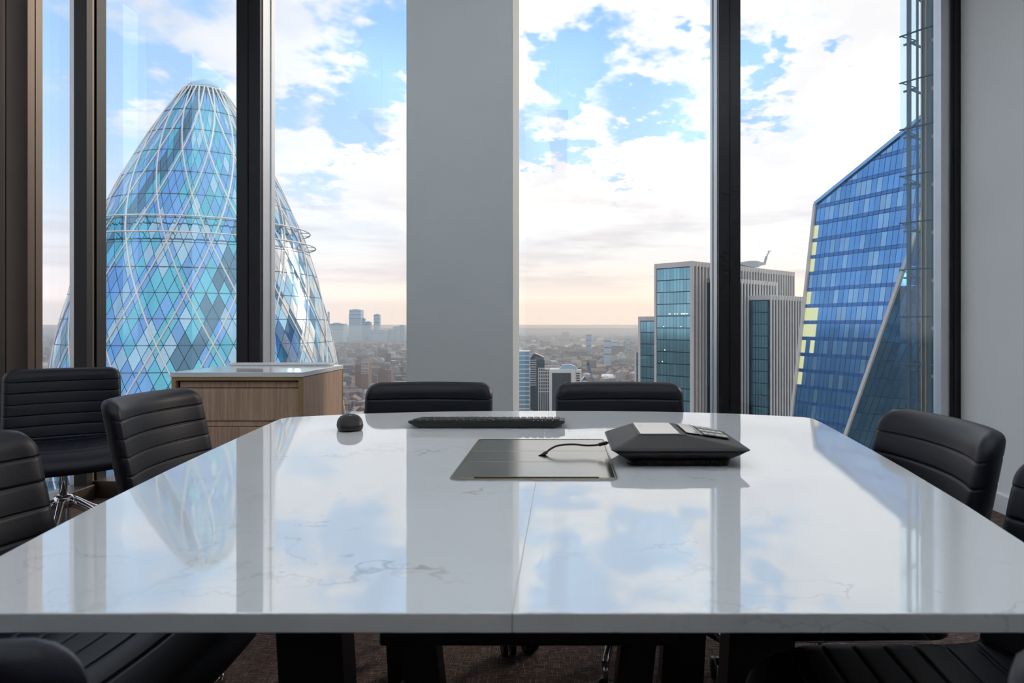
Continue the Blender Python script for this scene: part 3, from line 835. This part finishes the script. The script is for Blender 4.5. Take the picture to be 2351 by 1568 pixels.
# ---- blade-shaped tower on the right
bo, bd, bn = frame(1850, 180, (.405, -.914))
bn = Vector((-.914, -.405, 0)).normalized()        # outward, towards the room
def bp(s, z, off=0.0): return bo + bd * s + bn * off + Vector((0, 0, z))
bt = thing('blade_tower', 'slanted blue glass skyscraper with an angled roof line on the right', 'tower', (bo.x, bo.y, GZ))
def bobj(name, me, mat, root, smooth=False):
    if isinstance(me, tuple): me = mesh_from(name, me[0], me[1], smooth)
    o = obj(name, me, mat, root); o.matrix_parent_inverse = root.matrix_basis.inverted() if root.parent is None else root.parent.matrix_basis.inverted(); return o
sl = lambda z: 3.5 + .152 * (z - 32.3)
fold = lambda z: 28.9 + .419 * (z - 10.8)
A1, A2, A3 = (3.5, 32.3), (45.8, 51.0), (-16.0, -96.6)
P4, P5, P6 = (62, 58), (62, GZ), (-21.5, GZ)
V = [bp(*A1, -.3), bp(*A2, -.3), bp(*A3, -.3), bp(62, 58, -2.5), bp(62, GZ, -16), bp(-21.5, GZ, -2)] + [bp(3.5, 32.3, -34), bp(62, 58, -34), bp(62, GZ, -34), bp(-21.5, GZ, -34)]
Fs = [(0, 2, 1), (1, 2, 4, 3), (2, 5, 4), (0, 1, 3, 7, 6), (0, 6, 9, 5, 2), (3, 4, 8, 7), (6, 7, 8, 9), (5, 9, 8, 4)]
bobj('tower_body', (V, Fs), 'blade_spandrel', bt)
random.seed(5)
cells = []
FH, PW = 4.25, 1.55
for k in range(-30, 13):
    z0 = k * FH + 1.2
    for j in range(0, 40):
        for (za, zb, kind) in ((z0 + .08, z0 + .80, 1), (z0 + .90, z0 + FH - .06, 0)):
            poly = [(sl(za) + j * PW + .06 + .5, za), (sl(za) + (j + 1) * PW - .06 + .5, za), (sl(zb) + (j + 1) * PW - .06 + .5, zb), (sl(zb) + j * PW + .06 + .5, zb)]
            poly = clip(poly, 1, -.419, 28.9 - .419 * 10.8 - .6)
            poly = clip(poly, -.445, 1, 32.3 - .445 * 3.5 - .9) if len(poly) > 2 else poly
            if len(poly) < 3: continue
            s = sum(p[0] for p in poly) / len(poly); z = sum(p[1] for p in poly) / len(poly)
            c = bp(s, z); px = PX + F * c.x / c.y; py = PY - F * (c.z - EYE) / c.y
            seen = px < 2068 and py < 1010
            area = abs(sum(poly[i][0] * poly[(i + 1) % len(poly)][1] - poly[(i + 1) % len(poly)][0] * poly[i][1] for i in range(len(poly)))) / 2
            cells.append((area / c.length_squared if seen else -1, poly, kind, j, k))
cells.sort(key=lambda t: -t[0])
rest = {}
for i, (s, poly, kind, j, k) in enumerate(cells):
    r = random.random()
    mat = 'blade_spandrel' if kind else ('blade_glass_light' if r < .3 else 'blade_glass')
    if not kind and j in (0, 1, 2) and -4 <= k <= 5 and random.random() < (.7 - .25 * j): mat = 'sky_glow_pane'
    vv = [bp(p[0], p[1], .05) for p in poly] + [bp(p[0], p[1], -.35) for p in poly]; n = len(poly)
    ff = [tuple(range(n))] + [(a, (a + 1) % n, n + (a + 1) % n, n + a) for a in range(n)]
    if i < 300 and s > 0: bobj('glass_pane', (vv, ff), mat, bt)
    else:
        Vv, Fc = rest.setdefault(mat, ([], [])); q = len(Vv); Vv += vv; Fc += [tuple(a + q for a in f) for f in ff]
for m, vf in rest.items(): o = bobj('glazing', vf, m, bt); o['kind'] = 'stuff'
for p, q in ((A1, A2), (A1, A3), (A2, A3)):
    b = bmesh.new(); bar(b, bp(*p, .1), bp(*q, .1), .8 if q != A2 else .9, .8); bobj('edge_trim', b, 'pale_stone' if q != A2 else 'blade_glass_light', bt)
# undercut facet: reflected dark buildings put into pane colour, fold line to base
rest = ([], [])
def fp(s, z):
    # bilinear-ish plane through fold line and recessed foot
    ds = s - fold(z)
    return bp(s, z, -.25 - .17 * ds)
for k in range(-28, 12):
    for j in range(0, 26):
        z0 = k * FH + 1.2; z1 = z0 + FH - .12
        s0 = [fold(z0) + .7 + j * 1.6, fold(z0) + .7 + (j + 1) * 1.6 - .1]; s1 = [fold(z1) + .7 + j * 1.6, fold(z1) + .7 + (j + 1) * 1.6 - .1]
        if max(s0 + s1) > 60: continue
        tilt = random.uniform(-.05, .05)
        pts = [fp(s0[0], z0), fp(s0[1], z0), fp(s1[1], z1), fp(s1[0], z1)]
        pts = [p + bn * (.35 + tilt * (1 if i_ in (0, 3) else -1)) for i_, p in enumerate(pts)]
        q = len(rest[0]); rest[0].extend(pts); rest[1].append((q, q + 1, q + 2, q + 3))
o = bobj('undercut_glazing', rest, 'blade_glass_reflect', bt); o['kind'] = 'stuff'

# ---- lift-shaft tower at the right edge
lo_, ld, ln_ = frame(2067, 60, (.58, -.815))
ln_ = Vector((-.815, -.58, 0)).normalized()
lt = thing('lift_shaft_tower', 'glazed lift shaft tower with orange ladders at the right edge of the view', 'tower', (lo_.x, lo_.y, GZ))
Rl = Matrix((ld, -ln_, Vector((0, 0, 1)))).transposed().to_4x4()
Ml = Matrix.Translation((lo_.x, lo_.y, 0)) @ Rl        # local x along facade, y inward
def lbx(name, lst, mat):
    b = bmesh.new()
    for a in lst: box(b, *a, M=Ml)
    return bobj(name, b, mat, lt)
HT = 46.0
levels = [26.3 + 4.1 * k for k in range(-9, 5)]
for i in range(len(levels) - 1):
    for s0, s1 in ((0.0, .52), (.56, 1.95), (1.99, 3.4), (3.44, 8)):
        lbx('glass_pane', [(s0, s1, -.03, 0, levels[i] + .06, levels[i + 1] - .06)], 'shaft_glass')
for z in levels: lbx('floor_beam', [(-.05, 8, -.10, .02, z - .05, z + .05)], 'steel_blue')
for z in levels: lbx('tie_beam', [(.1, 1.4, .3, .45, z - .75, z - .60), (.7, .85, .1, 3, z - .75, z - .6)], 'steel_blue')
for z in levels:
    b = bmesh.new(); bar(b, Ml @ Vector((.1, 0, z)), Ml @ Vector((1.25, .5, z - .65)), .08); bobj('bracket', b, 'steel_blue', lt)
for s0, s1, y0, y1, m in ((.42, .70, .25, .55, 'steel_blue'), (1.22, 1.36, .3, .5, 'steel_blue'), (1.52, 2.41, .5, 1.8, 'core_grey'), (3.03, 3.5, .3, .9, 'steel_blue')):
    lbx('shaft_column', [(s0, s1, y0, y1, GZ, HT)], m)
lbx('lift_core', [(3.5, 8, .9, 6, GZ, HT), (1.4, 2.9, 3.2, 6, GZ, 14)], 'core_panel')
for s in (1.60, 1.98):
    lbx('ladder_rail', [(s, s + .09, .35, .42, GZ, HT)], 'lift_orange')
for k in range(-60, 80):
    pass
for z in levels:
    lbx('orange_landing', [(2.45, 3.10, .5, .9, z - 1.15, z - .85)], 'lift_orange')
    lbx('window_slot', [(2.40, 3.12, .95, 1.0, z - .6, z + 2.1)], 'core_panel')

# ---- pale finned tower with rooftop crane
co_, cd, _ = frame(1590, 225, (.72, .694))
cl_ = Vector((-.694, .72, 0)).normalized(); cd = Vector((.72, .694, 0)).normalized()
ft = thing('finned_tower', 'pale office tower with white vertical fins behind the dark mullion', 'tower', (co_.x, co_.y, GZ))
Mf = Matrix.Translation((co_.x, co_.y, 0)) @ Matrix((cd, cl_, Vector((0, 0, 1)))).transposed().to_4x4()     # local x along right face, y along left face
def fbx(name, lst, mat, root=ft):
    b = bmesh.new()
    for a in lst: box(b, *a, M=Mf)
    return bobj(name, b, mat, root)
def block(x0, x1, y0, y1, zt, fins=True, leftglass=True, sp=1.9):
    fbx('tower_block', [(x0 + .4, x1 - .4, y0 + .4, y1 - .4, GZ, zt - .6)], 'pale_tower_dark')
    fbx('parapet', [(x0, x1, y0, y1, zt - 1.7, zt)], 'pale_stone')
    if fins:
        n = int((x1 - x0) / sp); 
        me = None
        for k in range(n + 1):
            x = x0 + (x1 - x0 - .7) * k / n
            o = fbx('facade_fin', [(x, x + .7, y0 - .25, y0 + .5, GZ, zt - .1)], 'pale_stone')
    if leftglass:
        fbx('corner_pier', [(x0 - .15, x0 + .9, y0 - .1, y0 + .9, GZ, zt), (x0 - .15, x0 + .9, y1 - .9, y1, GZ, zt)], 'pale_stone')
        k = 0; z = zt - 1.9
        while z > -40:
            m_ = 10
            for j in range(m_):
                y = y0 + 1.0 + (y1 - y0 - 2.0) * j / m_; yy = y0 + 1.0 + (y1 - y0 - 2.0) * (j + 1) / m_
                fbx('glass_pane', [(x0 + .1, x0 + .3, y + .04, yy - .04, z - 3.9, z - .15)], 'pale_tower_glass')
            z -= 4.05
block(0, 69, 0, 15.9, 22.0)
fbx('setback_block', [(8, 44, -6, 0, GZ, 16.6)], 'pale_tower_dark'); fbx('parapet', [(8, 44, -6.1, 0, 15.2, 16.6)], 'pale_stone')
for k in range(19): fbx('facade_fin', [(8 + 1.95 * k, 8.7 + 1.95 * k, -6.4, -5.7, GZ, 16.5)], 'pale_stone')
# nearer wing to the right
fbx('wing_block', [(25, 61, -14, -6, GZ, 10.8)], 'pale_tower_dark'); fbx('parapet', [(24.9, 61, -14.1, -6, 9.5, 11.1)], 'pale_stone')
for k in range(19): fbx('facade_fin', [(25 + 1.93 * k, 25.75 + 1.93 * k, -14.4, -13.7, GZ, 11)], 'pale_stone')
for k in range(14): fbx('glass_pane', [(24.86, 24.96, -13.2, -7.2, 9.2 - 4.05 * k - 3.9, 9.2 - 4.05 * k - .1)], 'pale_tower_glass')
# lower wings to the left
fbx('wing_block', [(3, 30, 15.9, 25.2, GZ, 3.3)], 'pale_tower_dark'); fbx('parapet', [(2.8, 30, 15.9, 25.4, 2.4, 3.9)], 'pale_stone')
fbx('wing_block', [(5, 30, 25.2, 28.5, GZ, -8.4)], 'pale_tower_dark'); fbx('parapet', [(4.8, 30, 25.4, 28.8, -9.2, -7.4)], 'pale_stone')
for z in [2.2 - 4.05 * k for k in range(10)]:
    for j in range(5): fbx('glass_pane', [(2.85, 2.98, 16.6 + j * 1.7, 18.2 + j * 1.7, z - 3.9, z - .15)], 'pale_tower_glass')
for z in [-9.4 - 4.05 * k for k in range(7)]:
    for j in range(2): fbx('glass_pane', [(4.85, 4.98, 25.7 + j * 1.4, 27.0 + j * 1.4, z - 3.9, z - .15)], 'pale_tower_glass')
fbx('corner_pier', [(2.7, 3.6, 24.5, 25.5, GZ, 3.9), (4.7, 5.5, 28, 28.9, GZ, -7.4)], 'pale_stone')
fbx('scaffold', [(6 + k * 2.2, 6.2 + k * 2.2, 18 + k * .3, 18.2 + k * .3, 3.9, 6.4) for k in range(5)] + [(6, 15, 18, 18.1, 6.2, 6.4)], 'lift_orange')
random.seed(3)
for k in range(16):
    y = 1.5 + random.random() * 12; z = random.choice([3.3, -1, -9, -13, 3.3, 3.3])
    fbx('office_lamp', [(.05, .12, y, y + .28, z + 1.2, z + 1.45)], 'lamp_dot')
# rooftop cleaning crane
cr = thing('rooftop_crane', 'grey window-cleaning crane lying on the roof of the pale finned tower', 'crane', (co_.x, co_.y, 22))
def crane_bar(name, p, q, w, h, mat='tower_rail'):
    b = bmesh.new(); bar(b, Mf @ Vector(p), Mf @ Vector(q), w, h); return bobj(name, b, mat, cr)
b = bmesh.new()
loft(b, [[Mf @ Vector((x, 6 + y, z)) for y, z in ((-w, 23.2 + zo), (w, 23.2 + zo), (w, 23.2 + zo + h), (-w, 23.2 + zo + h))] for x, w, zo, h in ((36, .5, .4, .5), (40, .9, .1, 1.2), (45, 1.1, -.3, 2.4), (49.5, 1.1, -.2, 2.5), (53, .7, .8, 1.3), (55.5, .5, 1.2, 1.0))])
bobj('crane_body', b, 'tower_rail', cr)
crane_bar('counter_arm', (35, 6, 22.9), (44, 6, 22.8), .8, .5)
crane_bar('lower_boom', (53, 6, 24.4), (56.6, 6, 25.0), 1.0, .9)
crane_bar('jib', (56.2, 6, 24.6), (58.0, 6, 27.8), .7, .6); crane_bar('jib_tip', (57.8, 6, 27.6), (60.2, 6, 30.2), .35, .35)
crane_bar('spreader', (58.8, 6, 30.1), (61.6, 6, 30.3), .25, .25)
crane_bar('crane_mast', (47, 6, 22.03), (47, 6, 23.4), 1.8, 1.8)

# ---- ground, river, town
g = obj('ground', boxm(-26000, 22000, -800, 26000, GZ - 4, GZ), 'ground'); tag(g, 'hazy city ground stretching to the horizon far below', 'ground', kind='structure')
def gpt(px, py):           # ground point seen at a pixel below the horizon
    Y = (EYE - GZ - .6) * F / (py - PY); return Vector(((px - PX) / F * Y, Y, GZ + .6))
rv = [(1268, 799.5), (1300, 798), (1345, 799), (1400, 801), (1400, 793), (1345, 791.5), (1312, 788.5), (1304, 792), (1286, 796)]
tag(obj('river', mesh_from('river', [gpt(*p) for p in rv], [tuple(range(len(rv)))]), 'river_water'), 'shining bend of river in the distance right of the column', 'river', kind='structure')
rv = [(765, 846), (790, 849), (818, 846), (818, 840), (768, 839)]
tag(obj('river', mesh_from('river', [gpt(*p) for p in rv], [tuple(range(len(rv)))]), 'river_water'), 'pale strip of dock water left of the brick tower blocks', 'river', kind='structure')
TOWN_CLEAR = [(1262, 1402, 4000, 5200), (764, 820, 1980, 2240), (1200, 1350, 690, 1020), (800, 910, 1200, 1720), (740, 940, 4650, 5900), (1135, 1222, 560, 720),
              (1326, 1380, 800, 930), (1338, 1364, 2960, 3060), (1380, 1410, 2250, 2350), (1400, 1425, 3350, 3450), (1430, 1452, 2850, 2950), (70, 98, 4100, 4300)]
def town():
    """the countless low roofs far below: one object"""
    random.seed(21)
    tones = [('brown', lin(132, 114, 110), 5), ('brown', lin(114, 102, 102), 5), ('buff', lin(150, 138, 134), 4), ('grey', lin(166, 164, 166), 3), ('dark grey', lin(104, 104, 110), 4),
             ('pale', lin(190, 188, 188), 2), ('grey', lin(122, 116, 120), 4), ('brown', lin(110, 92, 88), 4), ('white', lin(236, 236, 236), .9)]
    wts = [t[2] for t in tones]; found = []
    for i in range(9500):
        Y = 420 * (7600 / 420) ** (random.random() ** .85)
        t = random.uniform(-1.35, .62); X = t * Y; px = PX + F * t
        if any(a <= px <= b_ and c <= Y <= d for a, b_, c, d in TOWN_CLEAR): continue
        s = (.55 + .45 * (Y / 2200) ** .6) * random.uniform(9, 26); l = s * random.uniform(.7, 2.4)
        h = random.uniform(7, 20) * (1 + (random.random() < .05) * random.uniform(.6, 1.8))
        a = random.choice([.3, .3 + PI / 2, -.2, .8]) + random.gauss(0, .15); ca, sa = math.cos(a), math.sin(a)
        P = [(ca * u * l / 2 - sa * v * s / 2, sa * u * l / 2 + ca * v * s / 2) for u, v in ((-1, -1), (1, -1), (1, 1), (-1, 1))]
        nm, c, _ = random.choices(tones, wts)[0]; f = random.uniform(.75, 1.15); c = (c[0] * f, c[1] * f, c[2] * f, 1)
        V = [(x, y, 0) for x, y in P] + [(x, y, h) for x, y in P]
        Fc = [(0, 1, 5, 4), (1, 2, 6, 5), (2, 3, 7, 6), (3, 0, 4, 7)]
        pitched = random.random() < .45
        if pitched:
            V += [(ca * u * l / 2, sa * u * l / 2, h + s * .32) for u in (-1, 1)]
            Fc += [(4, 5, 9, 8), (6, 7, 8, 9), (5, 6, 9), (7, 4, 8)]
        else: Fc.append((4, 5, 6, 7))
        found.append((X, Y, V, Fc, c))
    V, Fc, cols = [], [], []
    for X, Y, v, f, c in found:
        k = len(V); V += [(x + X, y + Y, z + GZ) for x, y, z in v]; Fc += [tuple(q + k for q in g) for g in f]; cols += [c] * len(f)
    me = mesh_from('rooftops', V, Fc)
    at_ = me.color_attributes.new('tone', 'FLOAT_COLOR', 'CORNER'); data = []
    for p, c in zip(me.polygons, cols):
        for _ in p.loop_indices: data += c
    at_.data.foreach_set('color', data)
    tag(obj('rooftops', me, 'town'), 'countless low brick and grey rooftops of the city spread below', 'rooftops', kind='stuff')
town()

def wbox(root, name, px0, px1, pt, Y, depth, mat, zb=GZ, inset=0.0, extra=None):
    """box whose front stands at distance Y between two pixel columns, roof at pixel row pt"""
    x0, x1 = (px0 - PX) / F * Y, (px1 - PX) / F * Y; zt = EYE + (PY - pt) / F * Y
    o = obj(name, boxm(x0, x1, Y, Y + depth, zb, zt), mat, root); return o, x0, x1, zt
def root_at(name, label, cat, px, Y, group=None):
    return thing(name, label, cat, (0, 0, 0), group=group)
# far cluster of skyscrapers
far = [(757, 788, 743, 4800, 'broad blue-grey tower at the left end of the far skyline', [(765, 779, 741)]),
       (802, 828, 711, 5600, 'tallest wide tower of the far hazy skyline', [(801, 805, 723)]),
       (828.6, 837.6, 731, 5660, 'stepped tower close against the tallest far tower', []),
       (838.2, 851, 739, 5700, 'lower flat-topped tower right of the stepped far tower', []),
       (858, 871, 722, 5500, 'slender lone tower of the far hazy skyline', []),
       (849, 883, 758, 5300, 'low broad block at the foot of the slender far tower', [(869, 883, 758)]),
       (891, 902, 757, 5400, 'short block left of the twin far towers', []),
       (902, 916, 750, 5450, 'left one of the twin flat towers beside the column', []),
       (916, 929, 747, 5500, 'right one of the twin flat towers beside the column', []),
       (79, 90, 760, 4200, 'single small tower block in the far distance at the left window', []),
       (752, 754, 716, 5400, 'thin sliver of tower just showing past the bullet tower', [])]
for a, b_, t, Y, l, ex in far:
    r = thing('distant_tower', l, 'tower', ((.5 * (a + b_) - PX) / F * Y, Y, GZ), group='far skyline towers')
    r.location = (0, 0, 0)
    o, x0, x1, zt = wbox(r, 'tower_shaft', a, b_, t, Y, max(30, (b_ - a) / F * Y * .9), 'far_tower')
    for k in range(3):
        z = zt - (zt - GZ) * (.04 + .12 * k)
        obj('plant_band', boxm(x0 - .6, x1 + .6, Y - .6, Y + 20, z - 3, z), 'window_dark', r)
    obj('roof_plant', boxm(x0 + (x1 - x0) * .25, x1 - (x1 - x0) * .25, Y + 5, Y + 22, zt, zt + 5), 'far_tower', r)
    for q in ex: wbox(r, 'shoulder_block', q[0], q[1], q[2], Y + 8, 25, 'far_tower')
# brick residential towers
def flats(px0, px1, pt, Y, label):
    r = thing('apartment_tower', label, 'building', (0, 0, 0), group='brick apartment towers')
    o, x0, x1, zt = wbox(r, 'brick_shaft', px0, px1, pt, Y, 22, 'brick_tower')
    z = zt - 2; first = None
    while z > -100:
        bcol = obj('balcony', boxm(x0 + (x1 - x0) * .45, x1 + .4, Y - 1.4, Y, z - 1.0, z), 'white_render', r) if first is None else None
        if bcol: first = bcol
        else:
            o = first.copy(); C.objects.link(o); o.parent = r; o.location = (0, 0, z - (zt - 2))
        z -= 3.1
    obj('stair_tower', boxm(x0 + (x1 - x0) * .25, x0 + (x1 - x0) * .42, Y - 1.5, Y + 6, GZ, zt + 5), 'brick_tower', r)
    obj('roof_tank', boxm(x0 + 3, x0 + (x1 - x0) * .5, Y + 3, Y + 12, zt, zt + 4), 'brick_tower', r)
flats(815, 846, 826, 1400, 'tallest brown brick apartment tower left of the column')
flats(868, 898, 850, 1480, 'brown brick apartment tower with white balconies nearest the column')
flats(849, 866, 862, 1550, 'lower brown apartment tower between the two taller ones')
# mid-distance buildings right of the pillar
r = thing('curved_office', 'dark office block with a sloping rounded roof right of the column', 'building')
Y = 980; x0, x1 = (1217 - PX) / F * Y, (1250 - PX) / F * Y
b = bmesh.new(); poly = [(x0, GZ), (x1, GZ), (x1, zpx(830, Y)), (x1 - 1.5, zpx(820, Y)), (x1 - 8, zpx(815, Y)), (x0 + 6, zpx(811, Y)), (x0, zpx(822, Y))]
loft(b, [[Vector((x, yy, z)) for x, z in poly] for yy in (Y, Y + 25)]); obj('office_shell', b, 'window_dark', r)
for k in range(12): obj('floor_slab', boxm(x0 - .3, x0 + 9, Y - .8, Y, zpx(826 + 5.2 * k, Y) - .9, zpx(826 + 5.2 * k, Y)), 'white_render', r)
r = thing('framed_office', 'white-framed office block in front of the curved dark office', 'building')
Y = 900; o, x0, x1, zt = wbox(r, 'office_body', 1236, 1262, 848, Y, 22, 'window_dark')
for k in range(6): x = x0 + (x1 - x0 - .9) * k / 5; obj('white_post', boxm(x, x + .9, Y - .9, Y, GZ, zt + 2), 'white_render', r)
for k in range(8): obj('white_beam', boxm(x0, x1, Y - .6, Y, zt + 2 - 4.4 * k - .8, zt + 2 - 4.4 * k), 'white_render', r)
r = thing('white_office', 'pale office block with one big dark glass front and fire stair', 'building')
Y = 860; o, x0, x1, zt = wbox(r, 'office_body', 1262, 1320, 848, Y, 30, 'white_render')
obj('glass_front', boxm(x0 + 3, x1 - 5, Y - .4, Y, GZ, zpx(856, Y)), 'window_dark', r)
b = bmesh.new(); poly = [(x0 + 12, zt), (x1 + 3, zt), (x1, zt + 4), (x1 - 8, zt + 6), (x0 + 16, zt + 5)]
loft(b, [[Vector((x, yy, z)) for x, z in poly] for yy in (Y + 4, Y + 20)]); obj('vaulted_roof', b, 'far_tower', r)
x2 = (1335 - PX) / F * Y; obj('stair_core', boxm(x1, x2, Y + 2, Y + 20, GZ, zpx(850, Y)), 'white_render', r)
for k in range(6): obj('stair_window', boxm(x1 + 1.6, x2 - 2, Y + 1.6, Y + 2, zpx(856 + 5.5 * k, Y) - 1.6, zpx(856 + 5.5 * k, Y)), 'window_dark', r)
r = thing('glass_office', 'pale blue glass office tower showing just beside the column edge', 'building')
Y = 620; o, x0, x1, zt = wbox(r, 'office_body', 1150, 1215, 806, Y, 22, 'tower_glass_pale')
for k in range(14): obj('floor_band', boxm(x0, x1 + .2, Y - .3, Y, zt - 4 * k - .7, zt - 4 * k), 'white_render', r)
for px0, px1, pt, Y, l in ((1345, 1358, 768, 3000, 'pale slim tower block standing by the river bend'), (1387, 1403, 780, 2300, 'dark grey tower block right of the river bend'), (1405, 1420, 784, 3400, 'faint wide slab block right of the dark grey tower'), (1437, 1446, 777, 2900, 'thin pale tower just left of the pale finned tower')):
    r = thing('tower_block', l, 'building', group='tower blocks near the river')
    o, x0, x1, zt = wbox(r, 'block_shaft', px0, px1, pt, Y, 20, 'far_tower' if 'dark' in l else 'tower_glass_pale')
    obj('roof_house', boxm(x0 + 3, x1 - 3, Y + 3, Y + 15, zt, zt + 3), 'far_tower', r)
    for k in range(3): obj('window_band', boxm(x0 - .3, x1 + .3, Y - .4, Y, zt - 6 - 22 * k, zt - 3 - 22 * k), 'window_dark', r)
r = thing('small_office', 'small pale office with green roof beside the fire stair', 'building')
Y = 880; o, x0, x1, zt = wbox(r, 'office_body', 1337, 1348, 873, Y, 18, 'white_render')
b = bmesh.new(); poly = [(x0 - 1, zt), (x1 + 1, zt), ((x0 + x1) / 2, zt + 5)]; loft(b, [[Vector((x, yy, z)) for x, z in poly] for yy in (Y - 1, Y + 18)]); obj('pitched_roof', b, 'tower_glass_teal', r)
# luffing crane
r = thing('tower_crane', 'blue luffing tower crane rising among the rooftops', 'crane')
Y = 840; p0 = at(1366, 888, Y); p1 = at(1350, 838, Y)
b = bmesh.new(); bar(b, (p0.x, p0.y, GZ), p0, 2.0); obj('crane_mast', b, 'crane_blue', r)
for dz in (-1, 1):
    b = bmesh.new(); bar(b, p0 + Vector((dz, 0, 0)), p1 + Vector((dz * .5, 0, 0)), .55); obj('jib_chord', b, 'crane_blue', r)
b = bmesh.new()
for k in range(12):
    t = k / 12; q = p0.lerp(p1, t); bar(b, q + Vector((-1 + .5 * t, 0, 0)), p0.lerp(p1, t + .08) + Vector((1 - .5 * t, 0, 0)), .3)
obj('jib_lacing', b, 'crane_blue', r)
b = bmesh.new(); bar(b, p0 + Vector((-2, 0, -3)), p0 + Vector((3, 0, -2)), 3.0); obj('crane_cab', b, 'crane_blue', r)
b = bmesh.new(); bar(b, p1, p1 + Vector((.5, 0, 3)), 1.8); obj('jib_head', b, 'window_dark', r)

# ================================================================== HAZE over the town
m, n = new_mat('haze')
vs = n.node('ShaderNodeVolumeScatter'); vs.inputs['Color'].default_value = (.80, .92, 1.0, 1); vs.inputs['Density'].default_value = 2.2e-4; vs.inputs['Anisotropy'].default_value = .7
o_ = n.node('ShaderNodeOutputMaterial'); n.put(o_.inputs['Volume'], vs.outputs[0])
hz = obj('haze', boxm(-16000, 9000, 330, 12000, GZ - 2, -2), 'haze')
tag(hz, 'thin bluish haze lying over the distant city', 'haze', kind='stuff')

m, n = new_mat('thin_haze')
vs = n.node('ShaderNodeVolumeScatter'); vs.inputs['Color'].default_value = (.84, .94, 1.0, 1); vs.inputs['Density'].default_value = 2.6e-4; vs.inputs['Anisotropy'].default_value = .7
o_ = n.node('ShaderNodeOutputMaterial'); n.put(o_.inputs['Volume'], vs.outputs[0])
tag(obj('haze', boxm(-9000, 5000, 3300, 4750, -1.9, 140), 'thin_haze'), 'faint upper haze in front of the far skyline', 'haze', kind='stuff')
